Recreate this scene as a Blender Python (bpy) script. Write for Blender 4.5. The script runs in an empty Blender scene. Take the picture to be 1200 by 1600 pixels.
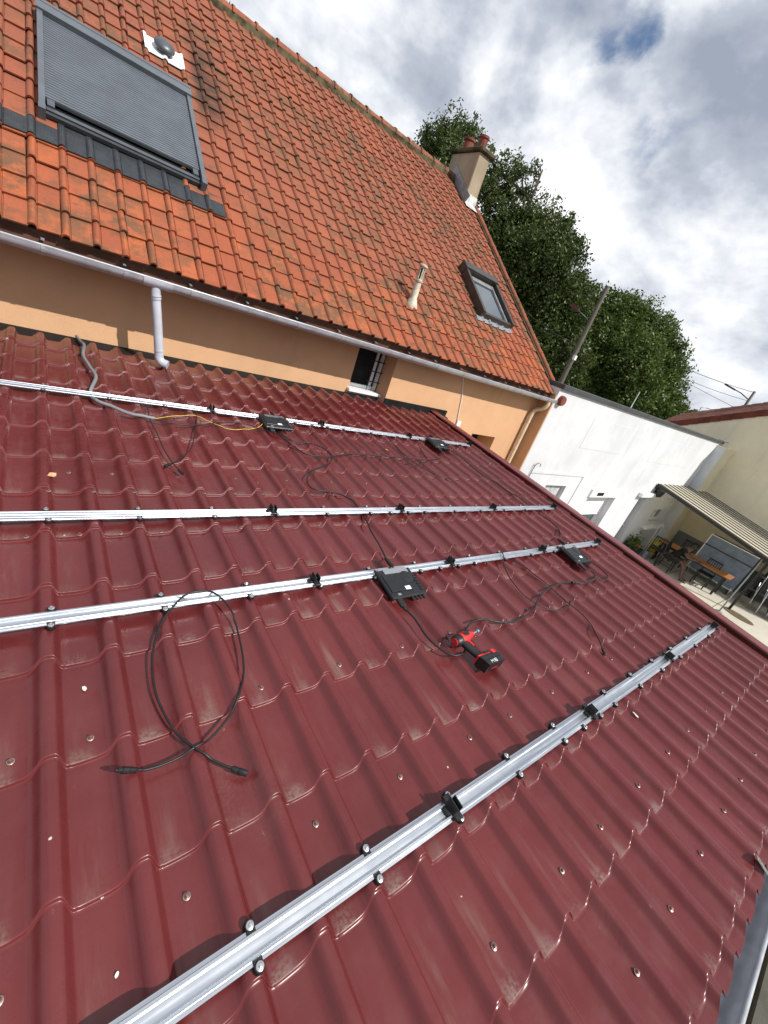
import bpy, math, random
import numpy as np
from math import sin, cos, pi, radians, sqrt, floor, hypot
from mathutils import Vector, Matrix

SC = bpy.context.scene
COL = SC.collection
rng = random.Random(7)

# ------------------------------------------------------------------ camera
cam_data = bpy.data.cameras.new('camera')
cam_data.sensor_fit = 'HORIZONTAL'
cam_data.sensor_width = 36.0
cam_data.lens = 649.47 / 1200.0 * 36.0
cam_data.clip_start = 0.02
cam_data.clip_end = 4000.0
cam = bpy.data.objects.new('camera', cam_data)
COL.objects.link(cam)
_r = Vector((0.77356866, -0.54897764, 0.31656765))
_u = Vector((0.01500768, 0.5152747, 0.85689367))
_f = Vector((0.63353477, 0.65811514, -0.40683924))
CAM = Vector((-0.0132, -4.4477, 1.0652))
cam.matrix_world = Matrix(((_r.x, _u.x, -_f.x, CAM.x), (_r.y, _u.y, -_f.y, CAM.y), (_r.z, _u.z, -_f.z, CAM.z), (0, 0, 0, 1)))
SC.camera = cam

# ------------------------------------------------------------------ light
SUN_DIR = Vector((0.42, -1.0, 1.06)).normalized()      # towards the sun
sun_data = bpy.data.lights.new('sun', 'SUN')
sun_data.energy = 5.0
sun_data.angle = radians(0.55)
sun_data.color = (1.0, 0.955, 0.89)
sun = bpy.data.objects.new('sun', sun_data)
COL.objects.link(sun)
sun.rotation_euler = SUN_DIR.to_track_quat('Z', 'Y').to_euler()
sun.location = (3, -20, 25)

world = bpy.data.worlds.new('World')
SC.world = world
world.use_nodes = True


def build_sky():
    nt = world.node_tree
    nt.nodes.clear()
    N = nt.nodes.new
    L = nt.links.new
    out = N('ShaderNodeOutputWorld')
    bg = N('ShaderNodeBackground')
    bg.inputs['Strength'].default_value = 0.11
    L(bg.outputs[0], out.inputs[0])
    sky = N('ShaderNodeTexSky')
    sky.sky_type = 'NISHITA'
    sky.sun_disc = False
    sky.sun_elevation = math.asin(SUN_DIR.z)
    sky.sun_rotation = math.atan2(SUN_DIR.x, SUN_DIR.y)
    sky.air_density = 1.0
    sky.dust_density = 0.6
    sky.ozone_density = 3.0

    def math_n(op, a, b=None, c=None, clamp=False):
        m = N('ShaderNodeMath')
        m.operation = op
        m.use_clamp = clamp
        for k, v in enumerate((a, b, c)):
            if v is None:
                continue
            if isinstance(v, (int, float)):
                m.inputs[k].default_value = v
            else:
                L(v, m.inputs[k])
        return m.outputs[0]

    def vmath(op, a, b=None):
        m = N('ShaderNodeVectorMath')
        m.operation = op
        for k, v in enumerate((a, b)):
            if v is None:
                continue
            if isinstance(v, (tuple, list)):
                m.inputs[k].default_value = v
            else:
                L(v, m.inputs[k])
        return m.outputs[0]

    tc = N('ShaderNodeTexCoord')
    sep = N('ShaderNodeSeparateXYZ')
    L(tc.outputs['Generated'], sep.inputs[0])
    # heaped clouds: noise over the sky's directions, flattened a little
    mp = N('ShaderNodeMapping')
    mp.inputs['Scale'].default_value = (1.0, 1.0, 1.55)
    mp.inputs['Location'].default_value = (CLOUD_SEED, CLOUD_SEED * 0.37, CLOUD_SEED * 0.71)
    L(tc.outputs['Generated'], mp.inputs[0])
    p = mp.outputs[0]

    def noise(vec, scale, detail, rough, dist=0.0):
        n = N('ShaderNodeTexNoise')
        n.noise_dimensions = '3D'
        n.inputs['Scale'].default_value = scale
        n.inputs['Detail'].default_value = detail
        n.inputs['Roughness'].default_value = rough
        n.inputs['Distortion'].default_value = dist
        L(vec, n.inputs['Vector'])
        return n.outputs['Fac']

    def ramp(x, lo, hi, a=0.0, b=1.0):
        m = N('ShaderNodeMapRange')
        m.interpolation_type = 'SMOOTHSTEP'
        L(x, m.inputs[0])
        m.inputs[1].default_value = lo
        m.inputs[2].default_value = hi
        m.inputs[3].default_value = a
        m.inputs[4].default_value = b
        return m.outputs[0]

    n1 = noise(p, 2.5, 10.0, 0.55, 0.10)
    n2 = noise(vmath('ADD', p, (0.030, -0.060, 0.085)), 2.5, 10.0, 0.55, 0.10)
    big = noise(vmath('ADD', p, (3.1, 1.7, 0.4)), 1.3, 3.0, 0.5)
    fine = noise(vmath('ADD', p, (7.0, 2.0, 0.0)), 9.0, 8.0, 0.58, 0.2)
    # a clearing high on the right of the view
    dot = N('ShaderNodeVectorMath')
    dot.operation = 'DOT_PRODUCT'
    L(tc.outputs['Generated'], dot.inputs[0])
    dot.inputs[1].default_value = (0.640, 0.575, 0.510)
    gap = ramp(math_n('ADD', dot.outputs['Value'], math_n('ADD', math_n('MULTIPLY', math_n('SUBTRACT', n1, 0.5), 0.03), math_n('MULTIPLY', math_n('SUBTRACT', fine, 0.5), 0.022))), 0.9900, 0.9998)
    cover = ramp(math_n('SUBTRACT', math_n('ADD', n1, math_n('MULTIPLY', math_n('SUBTRACT', big, 0.5), 0.5)), math_n('MULTIPLY', gap, 0.21)), 0.245, 0.375)
    # thick cloud is grey underneath, its sun side is white
    edge = math_n('MULTIPLY', math_n('SUBTRACT', n1, n2), 3.3)
    thick = ramp(big, 0.34, 0.66)
    lum = math_n('ADD', math_n('ADD', math_n('MULTIPLY', thick, -0.30), 0.66), edge)
    lum = math_n('ADD', lum, math_n('MULTIPLY', math_n('SUBTRACT', fine, 0.5), 0.34), None, True)
    cr = N('ShaderNodeValToRGB')
    e = cr.color_ramp.elements
    e[0].position = 0.0
    e[0].color = (3.1, 3.5, 4.3, 1)
    e[1].position = 1.0
    e[1].color = (10.4, 10.4, 10.5, 1)
    m1 = cr.color_ramp.elements.new(0.38)
    m1.color = (4.6, 5.0, 5.8, 1)
    m2 = cr.color_ramp.elements.new(0.66)
    m2.color = (7.2, 7.5, 8.0, 1)
    L(lum, cr.inputs[0])
    mix = N('ShaderNodeMix')
    mix.data_type = 'RGBA'
    L(cover, mix.inputs['Factor'])
    L(sky.outputs[0], mix.inputs['A'])
    L(cr.outputs[0], mix.inputs['B'])
    L(mix.outputs['Result'], bg.inputs['Color'])


CLOUD_SEED = 6.11
build_sky()

SC.view_settings.view_transform = 'Standard'
SC.view_settings.look = 'None'
SC.view_settings.gamma = 1.0
SC.view_settings.exposure = 0.08
SC.view_settings.use_curve_mapping = False
SC.render.engine = 'CYCLES'
SC.cycles.use_denoising = True
SC.cycles.max_bounces = 6

# ------------------------------------------------------------------ materials
MATS = {}


class NT:
    """small helper round a material's node tree"""

    def __init__(self, name):
        m = bpy.data.materials.new(name)
        m.use_nodes = True
        self.m = m
        self.nt = m.node_tree
        self.b = self.nt.nodes['Principled BSDF']
        MATS[name] = m

    def N(self, t):
        return self.nt.nodes.new(t)

    def L(self, a, b):
        self.nt.links.new(a, b)

    def coords(self, kind='Object', scale=(1, 1, 1), rot=(0, 0, 0)):
        tc = self.N('ShaderNodeTexCoord')
        mp = self.N('ShaderNodeMapping')
        mp.inputs['Scale'].default_value = scale
        mp.inputs['Rotation'].default_value = rot
        self.L(tc.outputs[kind], mp.inputs[0])
        return mp.outputs[0]

    def position(self, scale=(1, 1, 1)):
        g = self.N('ShaderNodeNewGeometry')
        mp = self.N('ShaderNodeMapping')
        mp.inputs['Scale'].default_value = scale
        self.L(g.outputs['Position'], mp.inputs[0])
        return mp.outputs[0]

    def noise(self, vec, scale, detail=4.0, rough=0.55, dist=0.0):
        n = self.N('ShaderNodeTexNoise')
        n.inputs['Scale'].default_value = scale
        n.inputs['Detail'].default_value = detail
        n.inputs['Roughness'].default_value = rough
        n.inputs['Distortion'].default_value = dist
        self.L(vec, n.inputs['Vector'])
        return n.outputs['Fac']

    def math(self, op, a, b=None, c=None, clamp=False):
        m = self.N('ShaderNodeMath')
        m.operation = op
        m.use_clamp = clamp
        for k, v in enumerate((a, b, c)):
            if v is None:
                continue
            if isinstance(v, (int, float)):
                m.inputs[k].default_value = v
            else:
                self.L(v, m.inputs[k])
        return m.outputs[0]

    def ramp(self, x, lo, hi, a=0.0, b=1.0, smooth=True):
        m = self.N('ShaderNodeMapRange')
        m.interpolation_type = 'SMOOTHSTEP' if smooth else 'LINEAR'
        self.L(x, m.inputs[0])
        for k, v in zip((1, 2, 3, 4), (lo, hi, a, b)):
            m.inputs[k].default_value = v
        return m.outputs[0]

    def mix(self, fac, a, b, mode='MIX'):
        m = self.N('ShaderNodeMix')
        m.data_type = 'RGBA'
        m.blend_type = mode
        for key, v in (('Factor', fac), ('A', a), ('B', b)):
            if isinstance(v, (int, float)):
                m.inputs[key].default_value = v
            elif isinstance(v, tuple):
                m.inputs[key].default_value = (*v, 1) if len(v) == 3 else v
            else:
                self.L(v, m.inputs[key])
        return m.outputs['Result']

    def bump(self, h, strength=0.3, dist=0.01):
        bp = self.N('ShaderNodeBump')
        bp.inputs['Strength'].default_value = strength
        bp.inputs['Distance'].default_value = dist
        self.L(h, bp.inputs['Height'])
        self.L(bp.outputs[0], self.b.inputs['Normal'])

    def set(self, **kw):
        for k, v in kw.items():
            key = {'color': 'Base Color', 'rough': 'Roughness', 'metal': 'Metallic', 'spec': 'Specular IOR Level', 'coat': 'Coat Weight', 'coat_rough': 'Coat Roughness', 'trans': 'Transmission Weight', 'alpha': 'Alpha', 'sheen': 'Sheen Weight', 'sub': 'Subsurface Weight'}[k]
            if isinstance(v, (int, float)):
                self.b.inputs[key].default_value = v
            elif isinstance(v, tuple):
                self.b.inputs[key].default_value = (*v, 1)
            else:
                self.L(v, self.b.inputs[key])


def plain(name, color, rough=0.6, metal=0.0, spec=0.5, var=0.18, scale=6.0, bump=0.0, bscale=60.0):
    """a surface of one paint or stuff with mottling and fine relief"""
    t = NT(name)
    pos = t.position()
    n = t.noise(pos, scale, 5.0, 0.6)
    dark = tuple(c * (1 - var) for c in color)
    lite = tuple(min(1.0, c * (1 + var)) for c in color)
    t.set(color=t.mix(t.ramp(n, 0.3, 0.7), dark, lite), metal=metal, spec=spec)
    t.set(rough=t.ramp(t.noise(pos, scale * 2.3, 3.0), 0.3, 0.7, max(0.02, rough - 0.07), min(1, rough + 0.07)))
    if bump:
        t.bump(t.noise(pos, bscale, 3.0), bump, 0.004)
    return t.m


# ---- roof geometry constants
TH = radians(5.0)                 # pitch of the metal roof
PITCH, STEP = 0.183, 0.352        # wave and step of the metal tile sheet
A36 = radians(36.4)               # pitch of the clay roof
T0Z = 0.785                       # clay roof plane passes (Y=0, Z=T0Z)
TW, TG, TG0 = 0.1945, 0.2355, 0.265   # clay tile width, gauge, first row
TX0 = -0.045                      # a roll axis
GROUND = -3.4


def mat_metal_tile():
    t = NT('burgundy_sheet')
    uv = t.N('ShaderNodeUVMap')
    uv.uv_map = 'UVMap'
    sep = t.N('ShaderNodeSeparateXYZ')
    t.L(uv.outputs[0], sep.inputs[0])
    i, j = sep.outputs[0], sep.outputs[1]
    fi = t.math('FRACT', i)
    fj = t.math('FRACT', j)
    comb = t.N('ShaderNodeCombineXYZ')
    t.L(t.math('MULTIPLY', i, PITCH), comb.inputs[0])
    t.L(t.math('MULTIPLY', j, STEP), comb.inputs[1])
    p = comb.outputs[0]

    def stretched(sx, sy, scale, det, off=0.0):
        mp = t.N('ShaderNodeMapping')
        mp.inputs['Scale'].default_value = (sx, sy, 1)
        mp.inputs['Location'].default_value = (off, off * 0.7, 0)
        t.L(p, mp.inputs[0])
        return t.noise(mp.outputs[0], scale, det, 0.62)

    n_big = stretched(1, 1, 1.1, 3)
    n_mid = stretched(1, 1, 9, 5, 3.0)
    n_fine = stretched(1, 1, 95, 4, 1.0)
    n_streak = stretched(5, 0.7, 5.0, 5, 2.0)
    # dust that rain leaves in the pan just above each step, and a thin film along the pan
    pan = t.math('MULTIPLY', t.ramp(fi, 0.13, 0.21), t.ramp(fi, 0.40, 0.58, 1.0, 0.0))
    low = t.ramp(fj, 0.83, 0.985)
    patch = t.math('MULTIPLY', t.math('MULTIPLY', pan, low), t.ramp(t.math('ADD', n_fine, t.math('MULTIPLY', n_mid, 0.7)), 0.60, 1.05))
    cell = t.N('ShaderNodeCombineXYZ')
    t.L(t.math('FLOOR', i), cell.inputs[0])
    t.L(t.math('FLOOR', j), cell.inputs[1])
    wn = t.N('ShaderNodeTexWhiteNoise')
    wn.noise_dimensions = '2D'
    t.L(cell.outputs[0], wn.inputs['Vector'])
    patch = t.math('MULTIPLY', patch, t.ramp(wn.outputs['Value'], 0.0, 1.0, 0.05, 1.15, False))
    film = t.math('MULTIPLY', t.math('MULTIPLY', pan, t.ramp(fj, 0.05, 0.9)), t.math('MULTIPLY', t.ramp(n_streak, 0.42, 0.8), t.ramp(n_big, 0.35, 0.75)))
    film = t.math('ADD', t.math('MULTIPLY', film, 0.62), t.math('MULTIPLY', t.ramp(stretched(1.0, 0.6, 2.3, 6, 5.0), 0.52, 0.80), t.math('MULTIPLY', t.ramp(n_fine, 0.3, 0.8), 0.22)))
    sp = t.N('ShaderNodeTexVoronoi')
    sp.inputs['Scale'].default_value = 13.0
    sp.inputs['Randomness'].default_value = 1.0
    t.L(p, sp.inputs['Vector'])
    sepc = t.N('ShaderNodeSeparateColor')
    t.L(sp.outputs['Color'], sepc.inputs[0])
    wob = t.math('ADD', sp.outputs['Distance'], t.math('MULTIPLY', t.math('SUBTRACT', n_fine, 0.5), 0.10))
    speck = t.math('MULTIPLY', t.ramp(wob, 0.035, 0.06, 1.0, 0.0), t.ramp(sepc.outputs[0], 0.90, 0.91))
    scuff = t.math('MULTIPLY', t.ramp(stretched(9, 3, 6, 6, 9.0), 0.66, 0.76), t.ramp(n_mid, 0.48, 0.60))
    base = t.mix(t.ramp(n_big, 0.3, 0.7), (0.096, 0.0148, 0.0156), (0.126, 0.0206, 0.0214))
    base = t.mix(t.math('MULTIPLY', t.ramp(n_mid, 0.35, 0.75), 0.25), base, (0.140, 0.036, 0.038))
    col = t.mix(film, base, (0.235, 0.185, 0.150))
    col = t.mix(t.math('MULTIPLY', patch, 0.62), col, (0.215, 0.175, 0.15))
    col = t.mix(t.math('MULTIPLY', scuff, 0.6), col, (0.36, 0.23, 0.20))
    col = t.mix(t.math('MULTIPLY', speck, 0.8), col, (0.62, 0.58, 0.52))
    dirt = t.math('ADD', t.math('MULTIPLY', film, 1.2), patch, None, True)
    r = t.math('ADD', t.ramp(n_mid, 0.3, 0.7, 0.22, 0.34), t.math('MULTIPLY', dirt, 0.4), None, True)
    t.set(color=col, rough=r, spec=0.42)
    t.bump(t.math('ADD', t.math('MULTIPLY', n_fine, 0.25), t.math('MULTIPLY', n_mid, 1.0)), 0.10, 0.003)
    return t.m


def mat_clay():
    t = NT('clay_tile')
    g = t.N('ShaderNodeNewGeometry')
    sep = t.N('ShaderNodeSeparateXYZ')
    t.L(g.outputs['Position'], sep.inputs[0])
    x, y = sep.outputs[0], sep.outputs[1]
    s = t.math('DIVIDE', y, cos(A36))
    ix = t.math('FLOOR', t.math('DIVIDE', t.math('SUBTRACT', x, TX0 - 0.030), TW))
    js = t.math('FLOOR', t.math('DIVIDE', t.math('SUBTRACT', s, TG0 - TG), TG))
    comb = t.N('ShaderNodeCombineXYZ')
    t.L(ix, comb.inputs[0])
    t.L(js, comb.inputs[1])
    wn = t.N('ShaderNodeTexWhiteNoise')
    wn.noise_dimensions = '2D'
    t.L(comb.outputs[0], wn.inputs['Vector'])
    rnd = wn.outputs['Value']
    sc = t.N('ShaderNodeSeparateColor')
    t.L(wn.outputs['Color'], sc.inputs[0])
    pos = g.outputs['Position']
    n_big = t.noise(pos, 0.9, 4.0, 0.6)
    n_mid = t.noise(pos, 8.0, 5.0, 0.65)
    n_fine = t.noise(pos, 60.0, 5.0, 0.7)
    base = t.mix(t.ramp(rnd, 0.0, 1.0), (0.285, 0.075, 0.036), (0.385, 0.104, 0.042))
    base = t.mix(t.math('MULTIPLY', t.ramp(sc.outputs[1], 0.72, 0.9), 0.6), base, (0.44, 0.115, 0.036))
    # the upper courses are older and browner, the lowest ones were relaid
    old = t.math('MULTIPLY', t.ramp(t.math('ADD', s, t.math('MULTIPLY', n_big, 1.2)), 1.0, 2.4), 0.66)
    base = t.mix(old, base, (0.250, 0.082, 0.050))
    lich = t.math('MULTIPLY', t.ramp(t.math('ADD', n_mid, t.math('MULTIPLY', t.math('SUBTRACT', sc.outputs[0], 0.5), 0.18)), 0.42, 0.62), t.ramp(n_big, 0.26, 0.60))
    col = t.mix(t.math('MULTIPLY', lich, 0.82), base, (0.105, 0.068, 0.038))
    # soot washed down beside the big roof window
    band = t.math('MULTIPLY', t.ramp(x, 1.36, 1.47), t.ramp(x, 1.52, 1.95, 1.0, 0.0))
    band = t.math('MULTIPLY', band, t.math('MULTIPLY', t.ramp(s, 2.2, 2.9), t.ramp(s, 3.3, 4.9, 1.0, 0.0)))
    col = t.mix(t.math('MULTIPLY', band, t.ramp(n_mid, 0.2, 0.6, 0.45, 0.95)), col, (0.045, 0.026, 0.019))
    moss = t.math('MULTIPLY', t.ramp(s, 5.30, 5.5), t.ramp(n_mid, 0.45, 0.6))
    col = t.mix(t.math('MULTIPLY', moss, 0.7), col, (0.055, 0.052, 0.024))
    col = t.mix(t.ramp(n_fine, 0.35, 0.75, 0.0, 0.34), col, (0.10, 0.05, 0.03))
    t.set(color=col, rough=0.82, spec=0.3)
    t.bump(t.math('ADD', n_fine, t.math('MULTIPLY', n_mid, 0.7)), 0.28, 0.004)
    return t.m


def mat_alu():
    t = NT('raw_aluminium')
    c = t.coords('Object', (0.8, 60, 60))
    n = t.noise(c, 4.0, 6.0, 0.65)
    n2 = t.noise(t.position(), 14.0, 4.0)
    t.set(color=t.mix(t.ramp(n, 0.3, 0.7), (0.52, 0.55, 0.59), (0.60, 0.63, 0.67)), metal=1.0, rough=t.ramp(t.math('ADD', t.math('MULTIPLY', n, 0.4), t.math('MULTIPLY', n2, 0.6)), 0.3, 0.7, 0.34, 0.44))
    t.b.inputs['Anisotropic'].default_value = 0.4
    return t.m


def mat_render(name, color, dark, grain=0.35, stain=0.35):
    """painted, rough wall render with stains"""
    t = NT(name)
    pos = t.position()
    n_big = t.noise(pos, 0.8, 5.0, 0.6)
    stretch = t.position((3.0, 3.0, 0.35))
    n_run = t.noise(stretch, 1.6, 5.0, 0.6)
    n_fine = t.noise(pos, 140.0, 4.0, 0.7)
    n_mid = t.noise(pos, 5.0, 5.0, 0.6)
    f = t.math('MULTIPLY', t.math('ADD', t.ramp(n_big, 0.35, 0.75), t.math('MULTIPLY', t.ramp(n_run, 0.5, 0.8), 0.8)), stain)
    col = t.mix(f, color, dark)
    col = t.mix(t.ramp(n_mid, 0.4, 0.8, 0.0, stain * 0.5), col, dark)
    t.set(color=col, rough=0.9, spec=0.2)
    t.bump(t.math('ADD', n_fine, t.math('MULTIPLY', n_mid, 0.5)), grain, 0.006)
    return t.m


def mat_ground(name, a, b, c, joint=0.0):
    t = NT(name)
    pos = t.position()
    n1 = t.noise(pos, 0.5, 6.0, 0.62)
    n2 = t.noise(pos, 4.0, 6.0, 0.65)
    n3 = t.noise(pos, 70.0, 4.0, 0.7)
    col = t.mix(t.ramp(n1, 0.35, 0.7), a, b)
    col = t.mix(t.ramp(n2, 0.48, 0.75, 0.0, 0.7), col, c)
    t.set(color=col, rough=0.92, spec=0.25)
    t.bump(t.math('ADD', n3, n2), 0.3, 0.01)
    return t.m


def mat_leaf(name, dark, lite, through=0.28):
    t = NT(name)
    at = t.N('ShaderNodeAttribute')
    at.attribute_name = 'tint'
    n = t.noise(t.position(), 0.6, 3.0)
    f = t.math('ADD', t.math('MULTIPLY', at.outputs['Fac'], 0.75), t.math('MULTIPLY', n, 0.35), None, True)
    col = t.mix(f, dark, lite)
    t.set(color=col, rough=0.5, spec=0.35)
    tr = t.N('ShaderNodeBsdfTranslucent')
    t.L(col, tr.inputs[0])
    ms = t.N('ShaderNodeMixShader')
    ms.inputs[0].default_value = through
    outn = t.nt.nodes['Material Output']
    t.L(t.b.outputs[0], ms.inputs[1])
    t.L(tr.outputs[0], ms.inputs[2])
    t.L(ms.outputs[0], outn.inputs[0])
    return t.m


def mat_glass(name, tint=(0.02, 0.03, 0.035)):
    t = NT(name)
    n = t.noise(t.position(), 2.0, 3.0)
    t.set(color=t.mix(n, tint, tuple(c * 2 for c in tint)), rough=0.04, spec=1.0)
    t.set(coat=1.0, coat_rough=0.02)
    return t.m


def mat_wood(name, a, b, axis=(1, 12, 12)):
    t = NT(name)
    c = t.position(axis)
    n = t.noise(c, 3.0, 6.0, 0.65, 0.6)
    n2 = t.noise(t.position(), 30.0, 3.0)
    t.set(color=t.mix(t.ramp(n, 0.3, 0.72), a, b), rough=t.ramp(n2, 0.3, 0.7, 0.5, 0.7), spec=0.35)
    t.bump(n, 0.25, 0.003)
    return t.m


M_SHEET = mat_metal_tile()
M_CLAY = mat_clay()
M_ALU = mat_alu()
M_OCHRE = mat_render('ochre_render', (0.62, 0.375, 0.215), (0.47, 0.275, 0.155), 0.8, 0.50)
M_WHITEWALL = mat_render('white_render', (0.625, 0.64, 0.66), (0.47, 0.49, 0.52), 0.55, 0.60)
M_BEIGE = mat_render('beige_render', (0.80, 0.725, 0.53), (0.62, 0.56, 0.42), 0.35, 0.55)
M_CHIM = mat_render('chimney_render', (0.40, 0.33, 0.235), (0.20, 0.165, 0.12), 0.5, 0.8)
M_PLINTH = mat_render('grey_plinth', (0.20, 0.215, 0.22), (0.13, 0.14, 0.14), 0.3, 0.4)
M_COPING = plain('coping_grey', (0.050, 0.056, 0.062), 0.55, 0, 0.5, 0.2, 5.0)
M_ZINC = plain('gutter_zinc', (0.39, 0.41, 0.45), 0.36, 0.35, 0.5, 0.14, 9.0)
M_PVC = plain('pipe_grey', (0.43, 0.45, 0.51), 0.34, 0.0, 0.5, 0.10, 7.0)
M_BEIGEPIPE = plain('pipe_beige', (0.64, 0.52, 0.37), 0.36, 0.0, 0.5, 0.12, 7.0)
M_WHITE = plain('white_pvc', (0.76, 0.77, 0.78), 0.38, 0.0, 0.5, 0.05, 8.0)
M_SHUT = plain('shutter_grey', (0.112, 0.128, 0.148), 0.42, 0.25, 0.5, 0.10, 5.0)
M_DARKALU = plain('window_anthracite', (0.085, 0.097, 0.112), 0.40, 0.3, 0.5, 0.14, 6.0)
M_BROWNALU = plain('window_brown', (0.060, 0.052, 0.046), 0.40, 0.35, 0.5, 0.2, 6.0)
M_LEAD = plain('lead_apron', (0.040, 0.045, 0.051), 0.55, 0.2, 0.5, 0.18, 14.0)
M_LEADGREY = plain('lead_flashing', (0.27, 0.29, 0.31), 0.5, 0.35, 0.5, 0.2, 12.0)
M_RUBBER = plain('black_plastic', (0.0085, 0.009, 0.010), 0.46, 0.0, 0.5, 0.3, 30.0, 0.08, 200.0)
M_CABLE = plain('cable_black', (0.0065, 0.0065, 0.0075), 0.5, 0.0, 0.5, 0.3, 30.0)
M_CONDUIT = plain('conduit_grey', (0.19, 0.20, 0.215), 0.5, 0.0, 0.5, 0.1, 20.0)
M_YEL = plain('earth_wire', (0.52, 0.40, 0.06), 0.45, 0.0, 0.5, 0.25, 40.0)
M_STEEL = plain('steel', (0.62, 0.62, 0.62), 0.30, 1.0, 0.5, 0.1, 60.0)
M_SCREW = plain('screw_head', (0.22, 0.12, 0.11), 0.38, 0.7, 0.5, 0.3, 60.0)
M_WASHER = plain('screw_washer', (0.34, 0.27, 0.25), 0.42, 0.6, 0.4, 0.3, 60.0)
M_DARK = plain('dark_void', (0.012, 0.012, 0.013), 0.85, 0, 0.2, 0.3, 5.0)
M_FLASH = plain('burgundy_flashing', (0.138, 0.026, 0.028), 0.34, 0, 0.5, 0.12, 5.0, 0.05, 30.0)
M_GLASS = mat_glass('window_glass')
M_CONC = mat_ground('patio_concrete', (0.44, 0.415, 0.355), (0.52, 0.49, 0.42), (0.32, 0.305, 0.26))
M_EARTH = mat_ground('yard_ground', (0.21, 0.12, 0.058), (0.25, 0.145, 0.07), (0.16, 0.10, 0.055))
M_GRASS = mat_ground('ground_green', (0.055, 0.075, 0.028), (0.085, 0.10, 0.04), (0.12, 0.10, 0.06))
M_MOSSCONC = mat_ground('mossy_concrete', (0.075, 0.074, 0.062), (0.105, 0.10, 0.083), (0.045, 0.047, 0.035))
M_LEAF_A = mat_leaf('oak_leaf', (0.016, 0.034, 0.008), (0.105, 0.145, 0.034))
M_LEAF_B = mat_leaf('walnut_leaf', (0.022, 0.050, 0.009), (0.135, 0.195, 0.040))
M_BARK = mat_ground('bark', (0.07, 0.055, 0.042), (0.10, 0.08, 0.06), (0.04, 0.033, 0.028))
M_POLE = mat_wood('pole_wood', (0.075, 0.062, 0.048), (0.16, 0.135, 0.105), (14, 14, 1))
M_TABLE = mat_wood('table_wood', (0.26, 0.105, 0.035), (0.40, 0.17, 0.06), (10, 1, 10))
M_RED = plain('tool_red', (0.50, 0.020, 0.022), 0.42, 0, 0.5, 0.15, 50.0)
M_BLUEPP = plain('table_tennis_blue', (0.15, 0.20, 0.28), 0.42, 0, 0.5, 0.22, 3.0)
M_BLACKMET = plain('black_metal', (0.018, 0.018, 0.020), 0.45, 0.2, 0.5, 0.25, 12.0)
M_YHOSE = plain('yellow_hose', (0.62, 0.50, 0.03), 0.45, 0, 0.5, 0.12, 30.0)
M_GREENP = plain('green_plastic', (0.02, 0.13, 0.075), 0.45, 0, 0.5, 0.15, 20.0)
M_SKIN = plain('skin', (0.13, 0.070, 0.048), 0.5, 0, 0.45, 0.1, 12.0)
M_HAIR = plain('hair_dark', (0.014, 0.011, 0.010), 0.5, 0, 0.5, 0.4, 50.0)
M_SHIRT = plain('cloth_black', (0.013, 0.013, 0.015), 0.85, 0, 0.3, 0.3, 20.0)
M_SHORTS = plain('cloth_charcoal', (0.030, 0.024, 0.026), 0.85, 0, 0.3, 0.3, 20.0)
M_AWN = mat_leaf('awning_sheet', (0.78, 0.75, 0.63), (0.86, 0.83, 0.71), 0.58)
M_FOLDCLOTH = plain('dark_cloth', (0.020, 0.022, 0.032), 0.8, 0, 0.3, 0.4, 5.0)
M_REDROOF = plain('red_verge_tile', (0.145, 0.034, 0.022), 0.75, 0, 0.3, 0.35, 3.0, 0.1, 40.0)
M_BROWNROOF = plain('brown_roof_tile', (0.15, 0.055, 0.035), 0.8, 0, 0.3, 0.4, 4.0, 0.2, 30.0)
M_FLOWER = plain('flower_red', (0.55, 0.03, 0.04), 0.6, 0, 0.3, 0.3, 30.0)
M_POT = plain('terracotta_pot', (0.17, 0.048, 0.032), 0.75, 0, 0.3, 0.3, 10.0, 0.15, 60.0)
M_LEAFDRY = plain('dry_leaf', (0.52, 0.30, 0.16), 0.7, 0, 0.3, 0.3, 60.0)
M_CHIP = plain('pale_chip', (0.70, 0.64, 0.52), 0.7, 0, 0.3, 0.15, 60.0)

# ------------------------------------------------------------------ mesh helpers


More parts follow.
